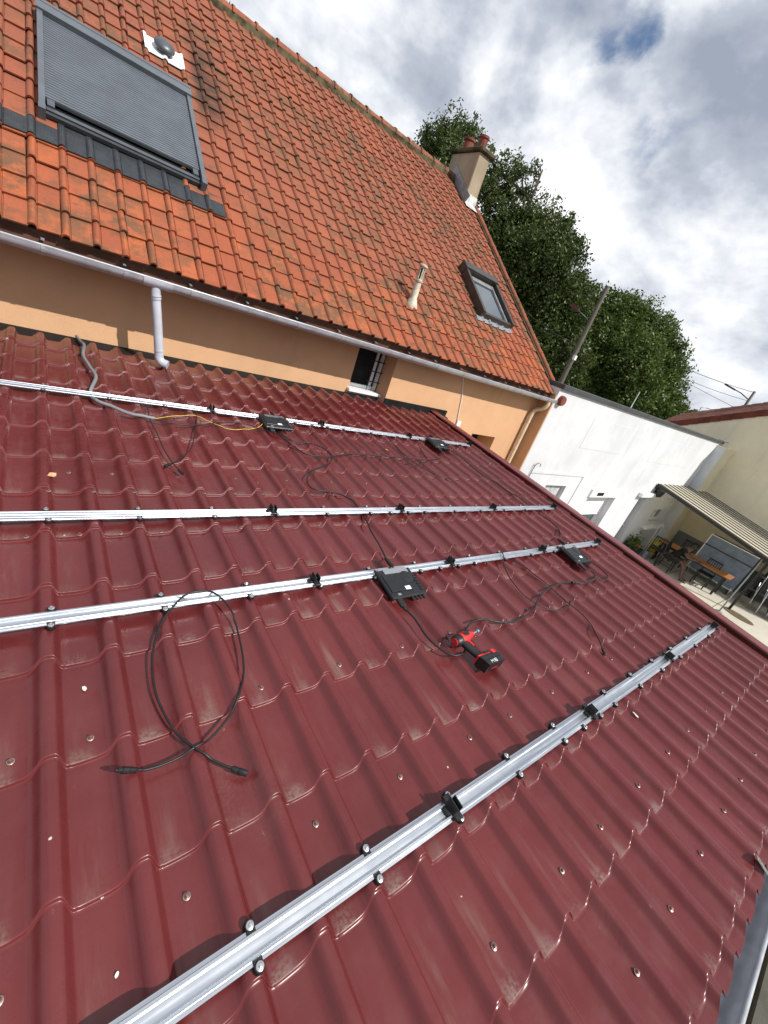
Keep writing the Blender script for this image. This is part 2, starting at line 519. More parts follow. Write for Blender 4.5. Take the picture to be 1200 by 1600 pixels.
class MB:
    def __init__(self):
        self.v = []
        self.f = []

    def quad_strip(self, rows, closed=False):
        """rows: list of equal-length lists of points"""
        o = len(self.v)
        n = len(rows[0])
        for r in rows:
            self.v.extend([tuple(p) for p in r])
        for a in range(len(rows) - 1):
            for b in range(n if closed else n - 1):
                b2 = (b + 1) % n
                self.f.append((o + a * n + b, o + a * n + b2, o + (a + 1) * n + b2, o + (a + 1) * n + b))
        return self

    def poly(self, pts):
        o = len(self.v)
        self.v.extend([tuple(p) for p in pts])
        self.f.append(tuple(range(o, o + len(pts))))
        return self

    def box(self, a, b, bev=0.0):
        x0, y0, z0 = (min(a[k], b[k]) for k in range(3))
        x1, y1, z1 = (max(a[k], b[k]) for k in range(3))
        if bev <= 0:
            o = len(self.v)
            self.v.extend([(x0, y0, z0), (x1, y0, z0), (x1, y1, z0), (x0, y1, z0), (x0, y0, z1), (x1, y0, z1), (x1, y1, z1), (x0, y1, z1)])
            for q in ((0, 3, 2, 1), (4, 5, 6, 7), (0, 1, 5, 4), (1, 2, 6, 5), (2, 3, 7, 6), (3, 0, 4, 7)):
                self.f.append(tuple(o + k for k in q))
        else:
            e = min(bev, (x1 - x0) * .45, (y1 - y0) * .45, (z1 - z0) * .45)

            def ring(ix, z):
                return [(x0 + ix, y0 + e + (0 if ix == 0 else 0), z)]
            def loop(ins, z):
                c = e
                return [(x0 + c, y0 + ins, z), (x1 - c, y0 + ins, z), (x1 - ins, y0 + c, z), (x1 - ins, y1 - c, z), (x1 - c, y1 - ins, z), (x0 + c, y1 - ins, z), (x0 + ins, y1 - c, z), (x0 + ins, y0 + c, z)]
            rows = [loop(e * .9, z0), loop(0, z0 + e), loop(0, z1 - e), loop(e * .9, z1)]
            o = len(self.v)
            self.quad_strip(rows, True)
            self.f.append(tuple(o + k for k in range(7, -1, -1)))
            self.f.append(tuple(o + 24 + k for k in range(8)))
        return self

    def obox(self, c, ax, ay, az):
        """box from centre and three half-axis vectors"""
        c, ax, ay, az = Vector(c), Vector(ax), Vector(ay), Vector(az)
        o = len(self.v)
        for sx, sy, sz in ((-1, -1, -1), (1, -1, -1), (1, 1, -1), (-1, 1, -1), (-1, -1, 1), (1, -1, 1), (1, 1, 1), (-1, 1, 1)):
            self.v.append(tuple(c + ax * sx + ay * sy + az * sz))
        for q in ((0, 3, 2, 1), (4, 5, 6, 7), (0, 1, 5, 4), (1, 2, 6, 5), (2, 3, 7, 6), (3, 0, 4, 7)):
            self.f.append(tuple(o + k for k in q))
        return self

    def beam(self, p, q, w, h=None, up=(0, 0, 1)):
        p, q = Vector(p), Vector(q)
        h = w if h is None else h
        d = (q - p)
        ln = d.length
        d.normalize()
        u = Vector(up)
        if abs(d.dot(u)) > 0.98:
            u = Vector((0, 1, 0))
        s = d.cross(u).normalized()
        u = s.cross(d).normalized()
        return self.obox((p + q) / 2, d * ln / 2, s * w / 2, u * h / 2)

    def tube(self, pts, r, n=8, caps=True):
        pts = [Vector(p) for p in pts]
        m = len(pts)
        rad = r if isinstance(r, (list, tuple)) else [r] * m
        tang = []
        for k in range(m):
            d = pts[min(k + 1, m - 1)] - pts[max(k - 1, 0)]
            if d.length < 1e-9:
                d = Vector((0, 0, 1))
            tang.append(d.normalized())
        u = Vector((0, 0, 1))
        if abs(tang[0].dot(u)) > 0.9:
            u = Vector((1, 0, 0))
        u = (u - tang[0] * u.dot(tang[0])).normalized()
        rows = []
        for k in range(m):
            u = (u - tang[k] * u.dot(tang[k]))
            if u.length < 1e-6:
                u = tang[k].orthogonal()
            u.normalize()
            w = tang[k].cross(u)
            rows.append([pts[k] + (u * cos(2 * pi * a / n) + w * sin(2 * pi * a / n)) * rad[k] for a in range(n)])
        o = len(self.v)
        self.quad_strip(rows, True)
        if caps:
            self.f.append(tuple(o + k for k in range(n - 1, -1, -1)))
            self.f.append(tuple(o + (m - 1) * n + k for k in range(n)))
        return self

    def lathe(self, prof, c=(0, 0, 0), n=16, axis='Z'):
        """prof: list of (radius, height); closed by the axis at both ends"""
        c = Vector(c)
        rows = []
        for r, z in prof:
            row = []
            for a in range(n):
                x, y = r * cos(2 * pi * a / n), r * sin(2 * pi * a / n)
                p = {'Z': (x, y, z), 'Y': (x, z, -y), 'X': (z, x, y)}[axis]
                row.append(c + Vector(p))
            rows.append(row)
        o = len(self.v)
        self.quad_strip(rows, True)
        self.f.append(tuple(o + k for k in range(n - 1, -1, -1)))
        self.f.append(tuple(o + (len(rows) - 1) * n + k for k in range(n)))
        return self

    def extrude_x(self, prof, x0, x1):
        """closed profile of (y, z) run along X"""
        o = len(self.v)
        n = len(prof)
        for x in (x0, x1):
            self.v.extend([(x, y, z) for y, z in prof])
        for b in range(n):
            b2 = (b + 1) % n
            self.f.append((o + b, o + b2, o + n + b2, o + n + b))
        self.f.append(tuple(o + k for k in range(n - 1, -1, -1)))
        self.f.append(tuple(o + n + k for k in range(n)))
        return self

    def mesh(self, name, mat, smooth=False, angle=None):
        me = bpy.data.meshes.new(name)
        me.from_pydata(self.v, [], self.f)
        me.update()
        if mat is not None:
            me.materials.append(mat)
        if smooth or angle:
            me.polygons.foreach_set('use_smooth', [True] * len(me.polygons))
            if angle:
                try:
                    me.set_sharp_from_angle(angle=radians(angle))
                except Exception:
                    pass
        return me

    def build(self, name, mat, parent=None, smooth=False, angle=None, loc=None):
        o = bpy.data.objects.new(name, self.mesh(name, mat, smooth, angle))
        COL.objects.link(o)
        if parent is not None:
            o.parent = parent
        if loc is not None:
            o.location = loc
        elif parent is not None and parent.get('world_parts'):
            o.location = -Vector(parent['base'])
        return o


def thing(name, label, cat, loc=(0, 0, 0), rot=(0, 0, 0), group=None, world_parts=False):
    o = bpy.data.objects.new(name, None)
    o.empty_display_size = 0.1
    COL.objects.link(o)
    o.location = loc
    o.rotation_euler = rot
    o['label'] = label
    o['category'] = cat
    if group:
        o['group'] = group
    if world_parts:
        o['world_parts'] = 1
        o['base'] = list(loc)
    return o


def tag(o, label, cat, group=None):
    o['label'] = label
    o['category'] = cat
    if group:
        o['group'] = group
    return o


def struct(o):
    o['kind'] = 'structure'
    return o


def put(name, mesh, parent, loc=(0, 0, 0), rot=(0, 0, 0), scale=None):
    """another object on shared mesh data"""
    o = bpy.data.objects.new(name, mesh)
    COL.objects.link(o)
    o.parent = parent
    o.location = loc
    o.rotation_euler = rot
    if scale:
        o.scale = scale
    return o


def spline(pts, n=8):
    """Catmull-Rom through the points"""
    P = [Vector(p) for p in pts]
    P = [P[0] * 2 - P[1]] + P + [P[-1] * 2 - P[-2]]
    out = []
    for k in range(1, len(P) - 2):
        a, b, c, d = P[k - 1:k + 3]
        for q in range(n):
            t = q / n
            out.append(0.5 * ((2 * b) + (c - a) * t + (2 * a - 5 * b + 4 * c - d) * t * t + (3 * b - a - 3 * c + d) * t ** 3))
    out.append(P[-2])
    return out


def RP(u, v, h=0.0):
    """point on the metal roof: u along the eaves, v down the slope, h above the wave crests"""
    return Vector((u, -v * cos(TH) - h * sin(TH), -v * sin(TH) + h * cos(TH)))


def TP(x, s, h=0.0):
    """point on the clay roof: s up the slope, h out of the roof plane"""
    return Vector((x, s * cos(A36) - h * sin(A36), T0Z + s * sin(A36) + h * cos(A36)))


WAVE_S = [0.0, .025, .05, .08, .11, .14, .168, .188, .21, .30, .42, .55, .64, .70, .745, .785, .82, .855, .89, .925, .965]
WAVE_D = [0.0, .03, .14, .42, .74, .93, .985, .945, 1.0, 1.0, .995, .975, .92, .82, .66, .45, .25, .10, .025, 0.0, 0.0]
WAVE_H, RISER, SCALLOP = 0.034, 0.013, 0.028


def wave(i):
    s = i - floor(i)
    xs = WAVE_S + [1.0]
    ds = WAVE_D + [0.0]
    for k in range(len(xs) - 1):
        if xs[k] <= s <= xs[k + 1]:
            t = (s - xs[k]) / (xs[k + 1] - xs[k])
            return -WAVE_H * (ds[k] * (1 - t) + ds[k + 1] * t)
    return 0.0


def roof_h(u, v):
    w = wave(u / PITCH)
    j = (v + SCALLOP * w / WAVE_H) / STEP
    fr = j - floor(j)
    return w - RISER * (1 - fr)

# ================================================================== SETTING
g = MB()
g.poly([(-900, -900, GROUND - 0.02), (900, -900, GROUND - 0.02), (900, 900, GROUND - 0.02), (-900, 900, GROUND - 0.02)])
struct(g.build('ground', M_GRASS))
g = MB()
g.box((4.2, -9.0, GROUND - 0.10), (19.6, -0.06, GROUND - 0.001))
PATIO = struct(g.build('patio', M_CONC))
# straight joints of the patio slabs
for yj in (-1.55, -3.1, -4.65):
    g = MB()
    g.box((5.3, yj - 0.008, GROUND - 0.001), (19.4, yj + 0.008, GROUND + 0.003))
    g.build('slab_joint', M_MOSSCONC, PATIO)
g = MB()
g.poly([(-4.0, -9.0, GROUND - 0.012), (8.6, -9.0, GROUND + 0.004), (8.6, -5.3, GROUND + 0.004), (-4.0, -5.3, GROUND + 0.004)])
struct(g.build('yard', M_EARTH))

# ================================================================== EXTENSION WITH THE METAL ROOF
EXT = thing('extension', 'low extension under a burgundy metal tile roof, rails laid across it', 'extension', (0, -2.4, GROUND), world_parts=True)
g = MB()
g.box((-4.0, -4.72, GROUND), (4.84, -4.50, -0.62))
g.box((4.60, -4.50, GROUND), (4.84, 0.21, -0.62))
g.build('wall', M_OCHRE, EXT)
EAVE_V = 4.975


def sheet_mesh(i0, i1, v0, v1, lift):
    ii = [i0]
    for k in range(int(floor(i0)) - 1, int(floor(i1)) + 2):
        for s in WAVE_S:
            q = k + s
            if i0 + 0.004 < q < i1 - 0.004:
                ii.append(q)
    ii.append(i1)
    prof = [(0.0075, -RISER), (0.03, -RISER * .97), (0.3, None), (0.6, None), (0.85, None), (0.965, -RISER * .03), (0.988, 0.0003), (0.9965, -0.0001), (1.0, -0.0018), (1.0022, -RISER + 0.0018)]
    jj = []
    for k in range(int(floor(v0 / STEP)) - 1, int(floor(v1 / STEP)) + 2):
        for fr, z in prof:
            jj.append((k + fr, -RISER * (1 - fr) if z is None else z))
    a, b = v0 / STEP, v1 / STEP

    def at(j):
        fr = j - floor(j)
        return -RISER * (1 - fr)
    rows = [(a, at(a))] + [q for q in jj if a + 0.004 < q[0] < b - 0.004] + [(b, at(b))]
    me_v, me_f, uv = [], [], []
    wz = [wave(i) for i in ii]
    r2 = random.Random(int(i0 * 100))
    ni, nj = len(ii), len(rows)
    for (j, z) in rows:
        for i, w in zip(ii, wz):
            # real sheet is never perfectly true: slow dents
            dent = 0.0009 * sin(i * 1.9 + j * 0.7) * sin(j * 1.3 + i * .31)
            me_v.append((i * PITCH, -j * STEP + SCALLOP * w / WAVE_H + 0.0012 * sin(i * 0.9 + floor(j)), w + z + lift + dent))
            uv.append((i + 40.0, j + 10.0))
    for q in range(nj - 1):
        for p in range(ni - 1):
            o = q * ni + p
            me_f.append((o, o + ni, o + ni + 1, o + 1))
    # turned-down cut edge at the eaves side gives the sheet its thickness
    o2 = len(me_v)
    for p in range(ni):
        me_v.append(me_v[(nj - 1) * ni + p])
        uv.append((ii[p] + 40.0, b + 10.0))
    o = len(me_v)
    for p in range(ni):
        x, y, z = me_v[(nj - 1) * ni + p]
        me_v.append((x, y - 0.0004, z - 0.004))
        uv.append((ii[p] + 40.0, b + 10.0))
    for p in range(ni - 1):
        e = o2 + p
        me_f.append((e, o + p, o + p + 1, e + 1))
    me = bpy.data.meshes.new('sheet')
    me.from_pydata(me_v, [], me_f)
    me.update()
    lay = me.uv_layers.new(name='UVMap')
    li = np.zeros(len(me.loops), dtype=np.int32)
    me.loops.foreach_get('vertex_index', li)
    lay.data.foreach_set('uv', np.array(uv, dtype=np.float32)[li].ravel())
    me.polygons.foreach_set('use_smooth', [True] * len(me.polygons))
    me.materials.append(M_SHEET)
    return me


SHEETS = []
edges = [-21.88, -15.88, -9.88, -3.88, 2.12, 8.12, 14.12, 20.12, 25.8]
for k in range(len(edges) - 1):
    i0, i1 = edges[k], edges[k + 1] + (0.10 if k < len(edges) - 2 else 0)
    top = -0.26 if edges[k] < 20 else -0.135
    for v0, v1, lift in ((top, 2.128, 0.0024), (2.03, EAVE_V, 0.0)):
        me = sheet_mesh(i0 - 0.02, i1, v0, v1, lift - 0.0009 * (k % 2))
        o = bpy.data.objects.new('sheet', me)
        COL.objects.link(o)
        o.parent = EXT
        o.location = -Vector(EXT['base'])
        o.rotation_euler = (TH, 0, 0)
        SHEETS.append((i0, i1, v0, v1, o))

# screws in the pans, as the sheets were fixed
mb = MB()
mb.lathe([(0.0098, 0.0), (0.0098, 0.002), (0.0085, 0.0030)], n=14)
ME_WASH = mb.mesh('washer', M_WASHER, True, 40)
mb = MB()
mb.lathe([(0.0072, 0.0028), (0.0070, 0.0046), (0.0050, 0.0054), (0.0050, 0.0105), (0.0030, 0.0112)], n=6 * 2)
ME_HEAD = mb.mesh('screw', M_SCREW, True, 30)


def add_screw(u, v):
    for i0, i1, v0, v1, o in SHEETS:
        if i0 <= u / PITCH < i1 and v0 <= v < v1:
            s = put('screw', ME_HEAD, o, (u, -v, roof_h(u, v) + 0.0012), (rng.uniform(-.06, .06), rng.uniform(-.06, .06), rng.uniform(0, 6)))
            w = put('washer', ME_WASH, o, (u, -v, roof_h(u, v) + 0.0010))
            return


for v, starts in ((3.485, [-2.53, -.52, .48, 3.47, 5.46, 7.5, 9.45, 11.5, 13.66, 15.46, 17.4, 19.5, 21.4, 23.4, 25.3]),
                  (3.99, [-2.5, -.55, 1.415, 3.50, 5.455, 7.65, 9.30, 11.42, 13.645, 15.5, 17.5, 19.6, 21.4, 23.4, 25.4]),
                  (4.50, [1.43, 3.45, 5.43, 7.6, 9.32, 11.44, 13.63, 15.47, 17.40, 19.58, 21.3, 23.34, 25.4]),
                  (4.79, [3.5, 5.5, 7.67, 9.44, 11.50, 13.58, 15.51, 17.46, 19.6, 21.5, 23.5, 25.4]),
                  (2.485, [-1.6, -.4, .62, 1.5, 2.45, 3.6, 4.7, 5.1, 7.5, 9.5, 11.5, 13.5, 15.6, 17.5, 19.5, 21.5, 23.5]),
                  (1.93, [0.52, 1.6, 3.5, 5.45, 7.5, 9.6, 11.5, 13.6, 15.5, 17.4, 19.5, 21.5])):
    for i in starts:
        add_screw(i * PITCH, v)
for i in range(-2, 26):
    add_screw((i + 0.04) * PITCH, 2.150)

# membrane strip left open between the sheets and the house wall
g = MB()
g.obox(RP(-0.13, -0.31, -0.045), (3.86, 0, 0), Vector((0, cos(TH), sin(TH))) * 0.105, Vector((0, -sin(TH), cos(TH))) * 0.008)
g.build('bitumen_strip', M_DARK, EXT)
g = MB()
g.obox(RP(4.36, -0.160, -0.040), (0.62, 0, 0), Vector((0, cos(TH), sin(TH))) * 0.055, Vector((0, -sin(TH), cos(TH))) * 0.008)
g.obox(RP(4.36, -0.206, 0.006), (0.64, 0, 0), Vector((0, cos(TH), sin(TH))) * 0.010, Vector((0, -sin(TH), cos(TH))) * 0.042)
g.build('bitumen_strip', M_DARK, EXT)

# verge flashing on the free side
VX = 4.775
prof = [(0.03, -0.006), (0.033, 0.009), (0.044, 0.013), (0.160, 0.014), (0.171, 0.010), (0.174, -0.004), (0.174, -0.12)]
vv = [-0.20, 0.9, 1.98, 2.02, 3.4, 4.25, EAVE_V + 0.005]
g = MB()
rows = []
for q, v in enumerate(vv):
    lift = 0.002 if v < 2.0 else 0.0
    vx = 4.610 + 0.036 * v
    rows.append([RP(vx + a, v, b + lift) for a, b in prof])
g.quad_strip(rows)
o = g.build('verge_flashing', M_FLASH, EXT, True, 35)
g = MB()
g.box((-4.0, -4.88, -0.64), (4.98, -4.85, -0.505))
g.build('fascia', M_DARK, EXT)
# eaves gutter
def gutter_profile(cy, cz, r, t=0.004, bead=0.010, n=12):
    out = [(cy - r * cos(pi * k / n), cz - r * sin(pi * k / n)) for k in range(n + 1)]
    inn = [(cy - (r - t) * cos(pi * k / n), cz - (r - t) * sin(pi * k / n)) for k in range(n, -1, -1)]
    b = [(cy - r + bead * .5 + bead * .75 * cos(a), cz + bead * .55 + bead * .75 * sin(a)) for a in (-.9, -.2, .6, 1.4, 2.3, 3.1)]
    return out + inn + b


g = MB()
g.extrude_x(gutter_profile(-4.978, -0.497, 0.062), -4.0, 5.02)
GUT2 = g.build('gutter', M_ZINC, EXT, True, 50)
for k in range(15):
    x = -2.2 + k * 0.52 + (0.03 if k % 3 else 0)
    g = MB()
    pr = [(-4.978 - 0.0655 * cos(pi * q / 10), -0.497 - 0.0655 * sin(pi * q / 10)) for q in range(11)]
    pr2 = [(-4.978 - 0.0625 * cos(pi * q / 10), -0.497 - 0.0625 * sin(pi * q / 10)) for q in range(10, -1, -1)]
    g.extrude_x(pr + pr2, x, x + 0.028)
    g.build('gutter_bracket', M_ZINC, GUT2, False)
# strap screwed to the sheet that holds the gutter
g = MB()
g.beam(RP(2.335, 4.935, 0.006), RP(2.365, 5.035, -0.045), 0.030, 0.003)
g.build('gutter_strap', M_STEEL, GUT2)

# weathered wall top that stands just beyond the gutter
BW = thing('boundary_wall', 'dark weathered wall top running beside the eaves gutter', 'wall', (2.0, -5.24, GROUND), world_parts=True)
g = MB()
g.box((-4.0, -5.32, GROUND), (9.0, -5.20, -0.86))
g.build('wall', M_MOSSCONC, BW)
g = MB()
g.box((-4.0, -5.345, -0.86), (9.0, -5.175, -0.815), 0.008)
g.build('coping', M_MOSSCONC, BW)

# ================================================================== HOUSE
HOUSE = thing('house', 'ochre rendered house with a steep orange clay tile roof', 'house', (2.0, 4.5, GROUND), world_parts=True)
ZE = 0.98
g = MB()
g.box((-3.5, 0.40, GROUND), (3.21, 0.66, ZE))
g.box((3.21, 0.40, GROUND), (3.73, 0.66, 0.055))
g.box((3.21, 0.40, 0.615), (3.73, 0.66, ZE))
g.build('wall', M_OCHRE, HOUSE)
g = MB()
g.box((3.73, 0.22, GROUND), (5.83, 0.66, 0.86))
g.box((5.83, 0.22, -0.235), (6.50, 0.66, 0.86))
g.box((5.83, 0.22, GROUND), (6.50, 0.66, -0.95))
g.box((6.50, 0.22, GROUND), (7.31, 0.66, 0.86))
g.build('wall', M_OCHRE, HOUSE)
# projecting end of the gable wall, and the gable itself
g = MB()
g.box((7.31, -0.055, GROUND), (7.335, 0.30, 0.80))
g.build('corner_pier', M_OCHRE, HOUSE)
RY, RZ = 5.60 * cos(A36), T0Z + 5.60 * sin(A36)
g = MB()
pts = [(0.30, GROUND), (2 * RY - 0.30, GROUND), (2 * RY - 0.30, 0.86), (RY, RZ - 0.16), (0.30, 0.86)]
a = [(7.312, y, z) for y, z in pts]
b = [(7.428, y, z) for y, z in pts]
g.poly(a)
g.poly(b[::-1])
for k in range(5):
    k2 = (k + 1) % 5
    g.poly([a[k], b[k], b[k2], a[k2]])
g.build('gable_wall', M_OCHRE, HOUSE)
g = MB()
g.box((-3.5, 2 * RY - 0.6, GROUND), (7.31, 2 * RY - 0.3, 0.86))
g.build('wall', M_OCHRE, HOUSE)

# roof deck; the tiles hang on it
g = MB()
for sgn in (1, -1):
    def q(x, s, h):
        p = TP(x, s, h)
        return p if sgn > 0 else Vector((p.x, 2 * RY - p.y, p.z))
    lo, hi = 0.03, 5.60
    P = [q(-3.5, lo, -0.012), q(7.44, lo, -0.012), q(7.44, hi, -0.012), q(-3.5, hi, -0.012), q(-3.5, lo, -0.075), q(7.44, lo, -0.075), q(7.44, hi, -0.075), q(-3.5, hi, -0.075)]
    for f in ((0, 1, 2, 3), (7, 6, 5, 4), (0, 4, 5, 1), (1, 5, 6, 2), (3, 2, 6, 7), (0, 3, 7, 4)):
        g.poly([P[k] for k in f])
M_DECK = plain('roof_deck', (0.10, 0.045, 0.03), 0.9, 0, 0.2, 0.3, 5.0)
ROOF = g.build('roof', M_DECK, HOUSE)

TPROF = [(-.0300, .000), (-.0225, .0160), (-.0130, .0270), (0.0, .0315), (.0130, .0270), (.0215, .0150), (.0240, -.0030), (.0290, -.0030), (.0320, .0030), (.1640, .0060)]


def tile_pts(length, jitter=0.0):
    """local tile: x across, y up the slope, z out of the roof"""
    lo = [(x, 0.0, z + 0.0225) for x, z in TPROF]
    mid = [(x * 1.0, 0.030, z + 0.0195) for x, z in TPROF]
    up = [(x, length, z + 0.001) for x, z in TPROF]
    lip = [(x, 0.001, z + 0.0225 - 0.0135) for k, (x, z) in enumerate(TPROF)]
    # a collar on the roll's lower end
    lo = [(x * (1.10 if k < 7 else 1), y, z + (0.0032 if 0 < k < 6 else 0)) for k, (x, y, z) in enumerate(lo)]
    return lip, lo, mid, up


def tile_faces(mb, length):
    lip, lo, mid, up = tile_pts(length)
    o = len(mb.v)
    n = len(lo)
    for r in (lip, lo, mid, up):
        mb.v.extend(r)
    for a in range(3):
        for b in range(n - 1):
            mb.f.append((o + a * n + b, o + a * n + b + 1, o + (a + 1) * n + b + 1, o + (a + 1) * n + b))


mb = MB()
tile_faces(mb, TG + 0.045)
ME_TILE = mb.mesh('tile', M_CLAY, True, 38)
mb = MB()
tile_faces(mb, TG0 + 0.045)
ME_TILE0 = mb.mesh('tile', M_CLAY, True, 38)


def row_s(r):
    return 0.0 if r == 0 else TG0 + TG * (r - 1)


cells = []
for k in range(-10, 38):
    x = TX0 + k * TW
    for r in range(0, 24):
        s = row_s(r)
        if s > 5.42:
            continue
        if 0.05 < x < 1.10 and 1.12 < s < 2.55:
            continue
        if 5.70 < x < 6.42 and 1.23 < s < 2.15:
            continue
        if x > 6.95 and s > 4.72:
            continue
        cells.append((k, r, x, s))


def seen_size(c):
    p = TP(c[2] + 0.1, c[3] + 0.1)
    return (p - CAM).length + (100 if c[2] < -0.55 else 0)


cells.sort(key=seen_size)
jit = random.Random(3)


def tile_jit():
    return (jit.gauss(0, .0028), jit.gauss(0, .0055), jit.gauss(0, .0016), jit.gauss(0, .009), jit.gauss(0, .009), jit.gauss(0, .012))


for (k, r, x, s) in cells[:298]:
    dx, ds, dh, ra, rb, rc = tile_jit()
    put('tile', ME_TILE0 if r == 0 else ME_TILE, ROOF, TP(x + dx, s + ds, dh), (A36 + ra, rb, rc))
mb = MB()
for (k, r, x, s) in cells[298:]:
    dx, ds, dh, ra, rb, rc = tile_jit()
    o = len(mb.v)
    tile_faces(mb, (TG0 if r == 0 else TG) + 0.045)
    Mx = Matrix.Translation(TP(x + dx, s + ds, dh)) @ Matrix.Rotation(A36 + ra, 4, 'X') @ Matrix.Rotation(rb, 4, 'Y') @ Matrix.Rotation(rc, 4, 'Z')
    for q in range(o, len(mb.v)):
        mb.v[q] = tuple(Mx @ Vector(mb.v[q]))
o = mb.build('tile_courses', M_CLAY, ROOF, True, 38, loc=(0, 0, 0))
o['kind'] = 'stuff'

# ridge: lapped half-round tiles bedded in mortar
mb = MB()
n = 9
rows = []
for xx, rr in ((0.0, .118), (0.03, .118), (0.032, .104), (0.375, .098)):
    rows.append([(xx, -rr * cos(pi * a / n) * 1.05, rr * sin(pi * a / n) * .92) for a in range(n + 1)])
mb.quad_strip(rows)
rows = [[(0.0, -rr * cos(pi * a / n) * 1.05, rr * sin(pi * a / n) * .92) for a in range(n + 1)] for rr in (.104, .118)]
mb.quad_strip(rows)
ME_RIDGE = mb.mesh('ridge_tile', M_CLAY, True, 38)
x = 7.03
while x > -3.2:
    x -= 0.345
    put('ridge_tile', ME_RIDGE, ROOF, (x, RY - 0.005, RZ + 0.005 + jit.gauss(0, .002)), (0, jit.gauss(0, .006) + 0.012, jit.gauss(0, .006)))
g = MB()
g.box((-3.4, RY - 0.115, RZ - 0.10), (7.03, RY + 0.115, RZ + 0.012))
M_MORTAR = plain('mossy_mortar', (0.085, 0.070, 0.040), 0.9, 0, 0.2, 0.6, 6.0, 0.4, 40.0)
g.build('ridge_mortar', M_MORTAR, ROOF, loc=(0, 0, 0))

# verge: half-round tiles down the gable edge, with a dark mortar joint inside them
mb = MB()
rows = []
for yy, rr in ((0.0, .062), (0.028, .062), (0.030, .053), (0.335, .049)):
    rows.append([(-rr * cos(pi * a / n) * 1.0, yy, rr * sin(pi * a / n) * 0.95) for a in range(n + 1)])
mb.quad_strip(rows)
mb.quad_strip([[(-rr * cos(pi * a / n), 0.0, rr * sin(pi * a / n) * .95) for a in range(n + 1)] for rr in (.046, .062)])
ME_VERGE = mb.mesh('verge_tile', M_CLAY, True, 38)
s = 0.02
while s < 5.2:
    put('verge_tile', ME_VERGE, ROOF, TP(7.437 + jit.gauss(0, .004), s, 0.030), (A36 + 0.02, jit.gauss(0, .01), jit.gauss(0, .012)))
    s += 0.305
g = MB()
g.obox(TP(7.385, 2.62, 0.008), (0.030, 0, 0), Vector((0, cos(A36), sin(A36))) * 2.56, Vector((0, -sin(A36), cos(A36))) * 0.022)
g.build('verge_mortar', M_MORTAR, ROOF, loc=(0, 0, 0))
g = MB()
g.lathe([(0.03, -0.10), (0.082, -0.095), (0.095, -0.06), (0.088, 0.04), (0.080, 0.10), (0.02, 0.11)], (7.50, -0.045, 0.735), 16, 'Y')
g.build('verge_end_tile', M_POT, ROOF, True, 40, loc=(0, 0, 0))

# ---- big roof window with its roller shutter
def tbox(g, x0, x1, s0, s1, h0, h1):
    return g.obox(TP((x0 + x1) / 2, (s0 + s1) / 2, (h0 + h1) / 2), ((x1 - x0) / 2, 0, 0), Vector((0, cos(A36), sin(A36))) * (s1 - s0) / 2, Vector((0, -sin(A36), cos(A36))) * (h1 - h0) / 2)


def tile_prof(x):
    q = (x - TX0 + 0.030) % TW - 0.030
    for k in range(len(TPROF) - 1):
        if TPROF[k][0] <= q <= TPROF[k + 1][0]:
            t = (q - TPROF[k][0]) / (TPROF[k + 1][0] - TPROF[k][0])
            return TPROF[k][1] * (1 - t) + TPROF[k + 1][1] * t
    return 0.003


WX0, WX1, WS0, WS1 = 0.005, 1.305, 1.285, 2.765
g = MB()
tbox(g, WX0 + 0.01, WX1 - 0.01, WS0 + 0.02, WS1 - 0.01, -0.01, 0.030)
RW = g.build('roof_window', M_DARK, HOUSE)  # near-black base colour paints the shade in the gap under the curtain
g = MB()
tbox(g, WX0 - 0.008, WX1 + 0.008, WS1 - 0.125, WS1, 0.0, 0.128)
g.build('shutter_box', M_SHUT, RW, loc=(0, 0, 0))
g = MB()
tbox(g, WX0 - 0.004, WX1 + 0.004, WS1 - 0.012, WS1 + 0.022, 0.095, 0.132)
g.build('box_trim', M_SHUT, RW, loc=(0, 0, 0))
for xa in (WX0, WX1 - 0.042):
    g = MB()
    tbox(g, xa, xa + 0.042, WS0 + 0.0, WS1 - 0.127, 0.0, 0.112)
    g.build('side_rail', M_SHUT, RW, loc=(0, 0, 0))
    g = MB()
    c = TP(xa + 0.021, WS0 + 0.004, 0.062)
    g.obox(c, (0.024, 0, 0), Vector((0, cos(A36), sin(A36))) * 0.030, Vector((0, -sin(A36), cos(A36))) * 0.052)
    g.build('rail_end_cap', M_SHUT, RW, loc=(0, 0, 0))
# slats: a ribbed curtain
g = MB()
rows = []
s = 1.468
ns = 34
dsl = (WS1 - 0.128 - 1.468) / ns
for k in range(ns):
    a = s + k * dsl
    for fr, h in ((0.0, .0760), (0.16, .0765), (0.20, .0860), (0.55, .0895), (0.95, .0860), (0.99, .0760)):
        rows.append([TP(WX0 + 0.043, a + fr * dsl, h), TP(WX1 - 0.043, a + fr * dsl, h)])
g.quad_strip(rows)
rows2 = [[TP(WX0 + 0.043, 1.468, .0785), TP(WX1 - 0.043, 1.468, .0785)], [TP(WX0 + 0.043, 1.468, .055), TP(WX1 - 0.043, 1.468, .055)]]
g.quad_strip(rows2)
g.build('shutter_curtain', M_SHUT, RW, True, 40, loc=(0, 0, 0))
g = MB()
tbox(g, WX0 + 0.05, WX1 - 0.05, 1.340, 1.378, 0.040, 0.070)
g.build('sash_rail', M_DARKALU, RW, loc=(0, 0, 0))
g = MB()
tbox(g, WX0 + 0.045, WX1 - 0.045, 1.298, 1.330, 0.03, 0.062)
g.build('sash_sill', M_LEAD, RW, loc=(0, 0, 0))
for xa in (WX0 + 0.055, WX1 - 0.11):
    g = MB()
    tbox(g, xa, xa + 0.05, 1.38, 1.462, 0.050, 0.086)
    g.build('shutter_foot', M_DARKALU, RW, loc=(0, 0, 0))
